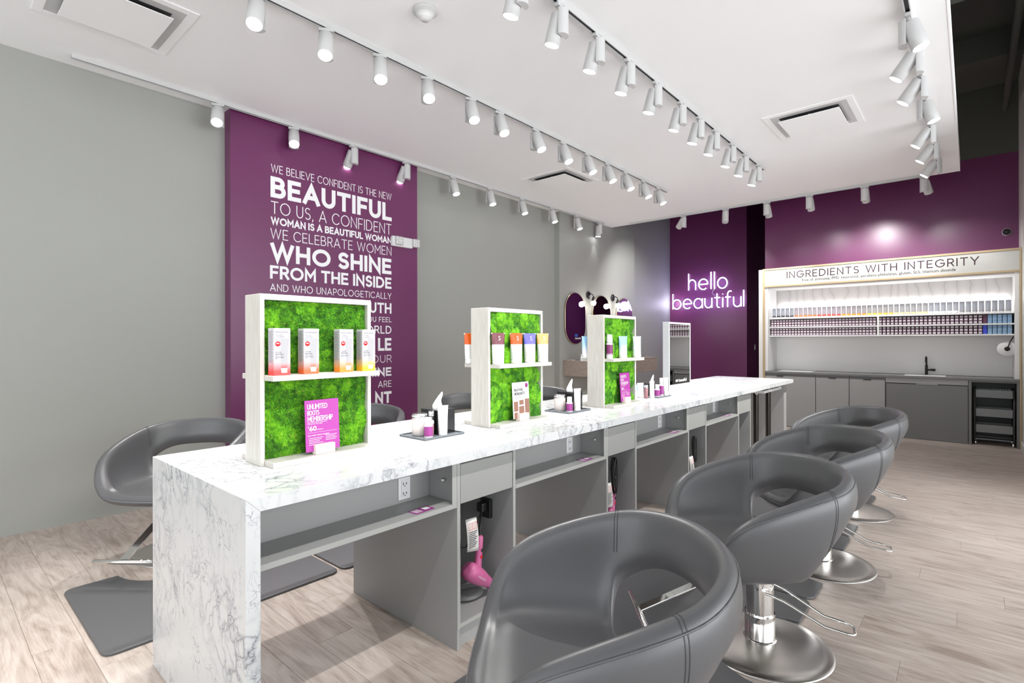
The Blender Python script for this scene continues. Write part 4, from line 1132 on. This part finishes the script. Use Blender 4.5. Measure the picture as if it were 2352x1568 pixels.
# round disc on arm
t = thing('arm_mirror', 'round white-backed mirror on black wall arm at right of alcove', 'mirror', (.355, 9.62, 1.295))
MB().lathe([(0, 0), (.095, 0), (.102, .006), (.102, .014), (0, .016)], n=36, axis='Y', caps=False).build('disc', M['white'], t)
MB().lathe([(0, -.001), (.03, -.001), (.03, -.006), (0, -.007)], n=20, axis='Y', caps=False).build('hub', M['post'], t)
MB().tube([(0, -.01, 0), (.012, -.03, .04), (.03, .0, .10), (.06, .05, .155), (.067, .06, .16)], .007, 8).build('arm', M['black'], t)

# hair colour boxes on shelves
def colour_box_mesh(body, lab):
    b = MB(); b.m = 0; W, D, H = .0420, .10, .0385
    b.box(0, W, 0, D, 0, H); b.m = 1; e = .0055
    b.add([(e, -.0004, .008), (W-e, -.0004, .008), (W-e, -.0004, H-.007), (e, -.0004, H-.007)], [(0, 1, 2, 3)])
    b.m = 2; b.box(e+.006, W-e-.006, -.0008, -.0005, .017, .020)
    return b.mesh('colour_box', [body, lab, M['greyink']])
pb = mat('plum_carton', lin(88, 46, 74), .5); bb = mat('pale_blue_carton', lin(120, 156, 190), .5); rb_ = mat('royal_blue_carton', lin(52, 70, 200), .5)
meP = colour_box_mesh(pb, M['paper']); meB = colour_box_mesh(bb, mat('pale_blue_label', lin(140, 170, 200), .5)); meR = colour_box_mesh(rb_, rb_); meQ = colour_box_mesh(pb, pb)
O1 = ['first', 'second', 'third', 'fourth', 'fifth', 'sixth', 'seventh', 'eighth', 'ninth', 'tenth', 'eleventh', 'twelfth', 'thirteenth', 'fourteenth', 'fifteenth', 'sixteenth', 'seventeenth', 'eighteenth', 'nineteenth', 'twentieth']
def ordw_(n): return O1[n-1] if n <= 20 else 'thirtieth' if n == 30 else ('twenty-' if n < 30 else 'thirty-')+O1[n % 10-1]
cnt = 0; left_over = MB(); left_over.m = 0
for row, z0 in ((0, 1.6375), (1, 1.4945)):
    sn = ['upper', 'lower'][row]
    for bay, xa, n_ in ((1, .405, 30), (0, -1.086, 33)):
        for c_ in range(n_):
            for lv in range(3):
                pitch = .0488 if bay else .0447
                x = xa-(c_+1)*pitch+.002 if bay else xa-(c_+1)*pitch+.001
                kind = meP; lab = 'plum hair colour box with white label, %s shelf %s of divider' % (sn, 'right' if bay else 'left')
                grp = 'plum boxes on %s shelf, %s bay' % (sn, 'right' if bay else 'left')
                if bay and c_ < 5: kind = meB; lab = 'pale blue box at right end of %s box shelf' % sn; grp = 'pale blue boxes on %s shelf' % sn
                elif bay and c_ == 5:
                    kind = meR if row else meQ
                    lab = 'royal blue box beside pale blue boxes on lower shelf' if row else 'unlabelled plum box beside pale blue boxes on upper shelf'; grp = 'royal blue boxes' if row else 'unlabelled plum boxes'
                z = z0+lv*.0400
                if (bay == 1 or c_ < 20) and cnt < 300:
                    tier = ['bottom', 'middle', 'top'][lv]
                    hue = 'pale blue' if kind is meB else 'royal blue' if kind is meR else 'unlabelled plum' if kind is meQ else 'plum'
                    lab = '%s colour box, %s shelf, %s bay, %s column from the right, %s tier' % (hue, sn, 'right' if bay else 'left', ordw_(c_+1), tier)
                    o = link('colour_box', kind, loc=(x, 9.60+random.uniform(0, .004), z)); tag(o, lab, 'box', grp); cnt += 1
                else:
                    left_over.m = 0; left_over.box(x, x+.042, 9.60, 9.70, z, z+.0385); left_over.m = 1
                    left_over.add([(x+.0055, 9.5996, z+.008), (x+.0365, 9.5996, z+.008), (x+.0365, 9.5996, z+.0315), (x+.0055, 9.5996, z+.0315)], [(0, 1, 2, 3)])
o = left_over.build('colour_boxes', [pb, M['paper']]); tag(o, 'rest of the plum colour boxes at the left end of both shelves', 'boxes', None, 'stuff')

# row of silver tubes on the top shelf
clr = mat('silver_film', lin(176, 180, 188), .22, .35)
def bt_mesh(col):
    b = MB(); h = .165; n = 14; rings = []
    for k in range(7):
        t_ = k/6; z = h*.10+(h*.90)*t_; rings.append([(.026*(1+.1*t_)*math.cos(2*PI*j/n), .020*(1-t_**1.2*.93)*math.sin(2*PI*j/n), z) for j in range(n)])
    b.m = 0; b.ring_tube(rings)
    b.m = 1; b.lathe([(.0270, h*.10), (.0275, h*.24)], n=14, sy=.84, caps=False)
    b.m = 2; b.lathe([(.021, 0), (.022, h*.1)], n=14, sy=.85)
    return b
cols = [('black', lin(50, 50, 54))]*5+[('orange', lin(232, 110, 50))]*5+[('red', lin(226, 66, 52))]*5+[('amber', lin(240, 150, 40))]*5+[('yellow', lin(244, 196, 70))]*5+[('cream', lin(238, 214, 150))]*6+[('white', lin(232, 232, 236))]*5+[('grey', lin(140, 140, 144))]*8
protos = {}
n_ = len(cols)
for i, (nm, col) in enumerate(cols):
    x = -2.53+i*(2.90/(n_-1))
    if nm not in protos:
        r = thing('colour_tube', 'x', 'tube', (x, 9.68, 1.7865)); b = bt_mesh(col)
        cm = mat('band_'+nm, col, .4)
        body = b.build('body', [mat('film_'+nm, tuple(.93*a+.07*c_ for a, c_ in zip(lin(150, 153, 162), col)), .3, .3), cm, M['white']], r)
        protos[nm] = r
    else: r = dup(protos[nm], (x, 9.68, 1.7865))
    r['label'] = 'silver squeeze tube with %s band on the top display shelf' % nm if nm in ('red', 'amber', 'yellow', 'cream', 'orange', 'black') else 'silver squeeze tube with %s cap band toward right end of top shelf' % nm
    r['group'] = '%s-banded tubes on the top shelf' % nm

# ------------------------------------------------------------------ ceiling fittings
def diffuser(xc, yc, lab, s=.37):
    t = thing('air_diffuser', lab, 'vent', (xc, yc, ZC))
    b = MB(); s2 = s-.055; d_ = -.004
    b.box(-s, s, -s, -s2, d_-.004, -.0005).box(-s, s, s2, s, d_-.004, -.0005).box(-s, -s2, -s2, s2, d_-.004, -.0005).box(s2, s, -s2, s2, d_-.004, -.0005)
    b.build('frame', M['ceiling'], t, .002)
    # inner sloping throat and hanging centre plate
    v = []
    for (q, z) in ((s2, -.006), (s2-.075, .0-.0035)): v += [(-q, -q, z), (q, -q, z), (q, q, z), (-q, q, z)]
    MB().add(v, [(i, (i+1) % 4, 4+(i+1) % 4, 4+i) for i in range(4)]).build('throat', M['lampwhite'], t)
    MB().box(-s2+.07, s2-.07, -s2+.07, s2-.07, -.0042, -.0036).build('recess_shade', M['vent_shade'], t)  # flat dark sheet painted as recess shade; the ceiling is not cut
    MB().box(-s2+.062, s2-.062, -s2+.062, s2-.062, -.040, -.034).build('centre_plate', M['ceiling'], t, .002)
    for q in (-1, 1): MB().box(-.008, .008, q*.18-.01, q*.18+.01, -.034, -.004).build('hanger', M['alu'], t)
diffuser(-1.165, 5.835, 'square white air diffuser in ceiling right of the right-hand track', .375)
diffuser(-4.16, 5.75, 'square white air diffuser in ceiling between the left and middle tracks', .375)
diffuser(-4.215, .89, 'square white air diffuser at the top left corner of the picture', .375)
t = thing('smoke_detector', 'white round smoke detector on the ceiling', 'smoke detector', (-2.69, 2.22, ZC))
MB().lathe([(0, 0), (.082, 0), (.082, -.012), (.070, -.018), (.060, -.030)], n=36, caps=False).build('base', M['lampwhite'], t)
MB().lathe([(.060, -.030), (.048, -.036), (.040, -.050), (.040, -.052), (.034, -.054), (.030, -.064), (0, -.066)], n=36, caps=False).build('sensor_head', M['white'], t)
MB().lathe([(.0405, -.040), (.0405, -.048)], n=12, caps=False).build('grille', M['clay'], t)

def track(x0, x1, y0, y1, lab):
    t = thing('lamp_track', lab, 'track', (0, 0, 0))
    hz = ZC-.034
    if abs(x1-x0) < .01:
        MB().box(x0-.018, x0-.012, y0, y1, hz, ZC-.0005).box(x0+.012, x0+.018, y0, y1, hz, ZC-.0005).box(x0-.012, x0+.012, y0, y1, hz+.012, ZC-.0005).build('rail', M['lampwhite'], t)
        box(x0-.0115, x0+.0115, y0+.002, y1-.002, hz+.010, hz+.0115).build('slot', M['black'], t)
    else:
        MB().box(x0, x1, y0-.018, y0-.012, hz, ZC-.0005).box(x0, x1, y0+.012, y0+.018, hz, ZC-.0005).box(x0, x1, y0-.012, y0+.012, hz+.012, ZC-.0005).build('rail', M['lampwhite'], t)
        box(x0+.002, x1-.002, y0-.0115, y0+.0115, hz+.010, hz+.0115).build('slot', M['black'], t)
track(-5.085, -5.085, .80, 8.38, 'white ceiling track along the left wall')
track(-3.31, -3.31, -2.0, 7.20, 'white ceiling track over the left side of island')
track(-1.965, -1.965, -2.0, 7.07, 'white ceiling track over the right side of island')
track(-.31, -.31, -2.0, 8.55, 'white ceiling track along the open right edge of ceiling')
track(-4.75, -.45, 8.72, 8.72, 'white ceiling track along the back edge of ceiling')

hd = {}
def head(x, y, az, tilt, lab, grp, power=1.0, size=62):
    """az = azimuth the head leans to (deg, 0=+x), tilt from straight down"""
    key = round(tilt)
    if key not in hd:
        r = thing('track_spotlight', 'x', 'spotlight', (0, 0, 0))
        MB().box(-.017, .017, -.05, .05, -.022, 0).build('adapter', M['lampwhite'], r, .002, 1)
        MB().lathe([(.011, -.036), (.011, -.022)], n=12).build('swivel', M['lampwhite'], r)
        n = 14; rings = []
        for z in (-.036, -.200):
            rings.append([(-.010-.044*math.sin(PI*j/(n-1)), .046*math.cos(PI*j/(n-1)), z) for j in range(n)])
        MB().ring_tube(rings, True, False).build('driver_housing', M['lampwhite'], r, .002, 1)
        a = math.radians(tilt); dv = Vector((math.sin(a), 0, -math.cos(a)))
        p0 = Vector((.0, 0, -.075)); R_, Lh = .050, .185
        st = p0-dv*.015; e1 = Vector((math.cos(a), 0, math.sin(a))); e2 = Vector((0, 1, 0))
        def ring(c_, rr, m_=24): return [c_+e1*rr*math.cos(2*PI*j/m_)+e2*rr*math.sin(2*PI*j/m_) for j in range(m_)]
        off = e1*.014
        b = MB().ring_tube([ring(st+off, R_-.002), ring(st+off+dv*.003, R_), ring(st+off+dv*(Lh-.002), R_), ring(st+off+dv*Lh, R_-.003)], True)
        h_ = b.build('lamp_head', M['lampwhite'], r)
        b = MB().ring_tube([ring(st+off+dv*(Lh+.0004), R_-.006), ring(st+off+dv*(Lh+.0012), R_-.006)], True); b.build('lens', M['lens'], h_)
        hd[key] = (r, st+off+dv*(Lh+.01), dv); C.objects.unlink(r) if False else None
        first = True
    else: first = False
    r0, lp, dv = hd[key]
    if first: r = r0; r.location = (x, y, ZC-.034); r.rotation_euler = (0, 0, math.radians(az))
    else: r = dup(r0, (x, y, ZC-.034), math.radians(az))
    r['label'] = lab; r['group'] = grp
    l = SPOTS.get((power, size))
    if l is None:
        l = bpy.data.lights.new('spot_beam', 'SPOT'); l.energy = LAMP_W*power; l.spot_size = math.radians(size); l.spot_blend = .75; l.shadow_soft_size = .03
        l.color = (1, .985, .96); SPOTS[(power, size)] = l
    rz = Matrix.Rotation(math.radians(az), 3, 'Z'); wl = rz @ lp; wd = rz @ dv
    lo = bpy.data.objects.new('spot_beam', l); C.objects.link(lo); lo.parent = r
    lo.location = lp; lo.rotation_euler = dv.to_track_quat('-Z', 'Y').to_euler()
    return r
SPOTS = {}
ordn = ['first', 'second', 'third', 'fourth', 'fifth', 'sixth', 'seventh', 'eighth', 'ninth', 'tenth', 'eleventh', 'twelfth', 'thirteenth', 'fourteenth', 'fifteenth', 'sixteenth', 'seventeenth', 'eighteenth', 'nineteenth']
def yx(u, x):
    a = yaw-math.atan((u-1176)/1208.3); return -x/math.tan(a)
def row(xs, ys, azs, tilts, side, grp, pw=1.0, size=62):
    for i, y_ in enumerate(ys):
        x_ = xs if not isinstance(xs, list) else xs[i]
        az = azs[i] if isinstance(azs, list) else azs; tl = tilts[i] if isinstance(tilts, list) else tilts
        p_ = pw[i] if isinstance(pw, list) else pw
        head(x_, y_, az, tl, 'white track spotlight, %s from camera on %s' % (ordn[i], side), grp, p_, size)
row(-5.085, [1.82, 2.52, 3.19, 3.9, 4.65, 5.34, 6.04, 6.79, 7.5, 8.23], [-25, -25, 195, 195, 5, 5, 5, 5, 5, 180], [34, 36, 30, 30, 18, 18, 18, 18, 18, 4], 'the left wall track', 'spotlights on the left wall track', [1.1, 1.2, 1.1, 1.1, .5, .5, .5, .5, .6, .04])
row(-3.31, [-.95, -.45, .05, .50, .96, 1.41, 1.87, 2.3, 2.75, 3.24, 3.61, 4.15, 4.62, 5.09, 5.53, 5.97, 6.45, 6.89], [180, 200, 180, 180, -35, -35, -35, -30, -30, -20, -10, 0, 0, 5, 5, 5, 5, 5], [20, 24, 26, 22, 24, 24, 24, 24, 30, 24, 24, 24, 24, 24, 24, 24, 24, 24], 'the track left of the island', 'spotlights on the middle left track', [.06]*4+[.26]*15)  # heads nearest the camera are out of view, added to brighten the left side
row(-1.965, [-.9, -.2, .5, 1.0, 1.42, 1.87, 2.32, 2.72, 3.16, 3.6, 4.06, 4.55, 4.97, 5.38, 5.87, 6.3, 6.79], 185, 17, 'the track right of the island', 'spotlights on the middle right track', .28)  # the nearest heads are unseen extras, added for more light
row(-.31, [.2, .8, 1.4, 2.0, 2.6, 3.2, 4.31, 4.80, 5.32, 5.84, 6.60, 7.20, 7.85], [180]*6+[0, 180, 180, 0, 180, 180, 180], [40]*6+[18, 36, 36, 18, 36, 36, 36], 'the right edge track', 'spotlights on the right edge track', [.32]*6+[.75]*7)  # nearest heads, unseen, were added to light chairs and floor under the counter
row([-3.718, -3.009, -2.383, -1.797, -1.115, -.463], [8.72]*6, [150, 112, 88, 90, 90, 70], [50, 44, 34, 42, 44, 40], 'the back edge track, counted from the left', 'spotlights on the back edge track', [1.2, .9, .25, .36, .5, .5], 92)
for o in C.objects:
    if o.type == 'EMPTY' and 'label' in o and 'back edge track' in o['label']: o['label'] = o['label'].replace('from camera on', 'on')
seen = {}
for o in list(C.objects):
    if o.get('category') == 'tube' and 'on the top' in str(o.get('group', '')):
        g = o['group']; seen[g] = seen.get(g, 0)+1; nm = g.split('-')[0]
        o['label'] = 'silver squeeze tube, %s %s-banded one from the left on the top display shelf' % (ordw_(seen[g]), nm)
S.cycles.max_bounces = 8; S.cycles.diffuse_bounces = 5; S.cycles.glossy_bounces = 4; S.cycles.transmission_bounces = 6
S.cycles.caustics_reflective = False; S.cycles.caustics_refractive = False; S.cycles.sample_clamp_indirect = 6
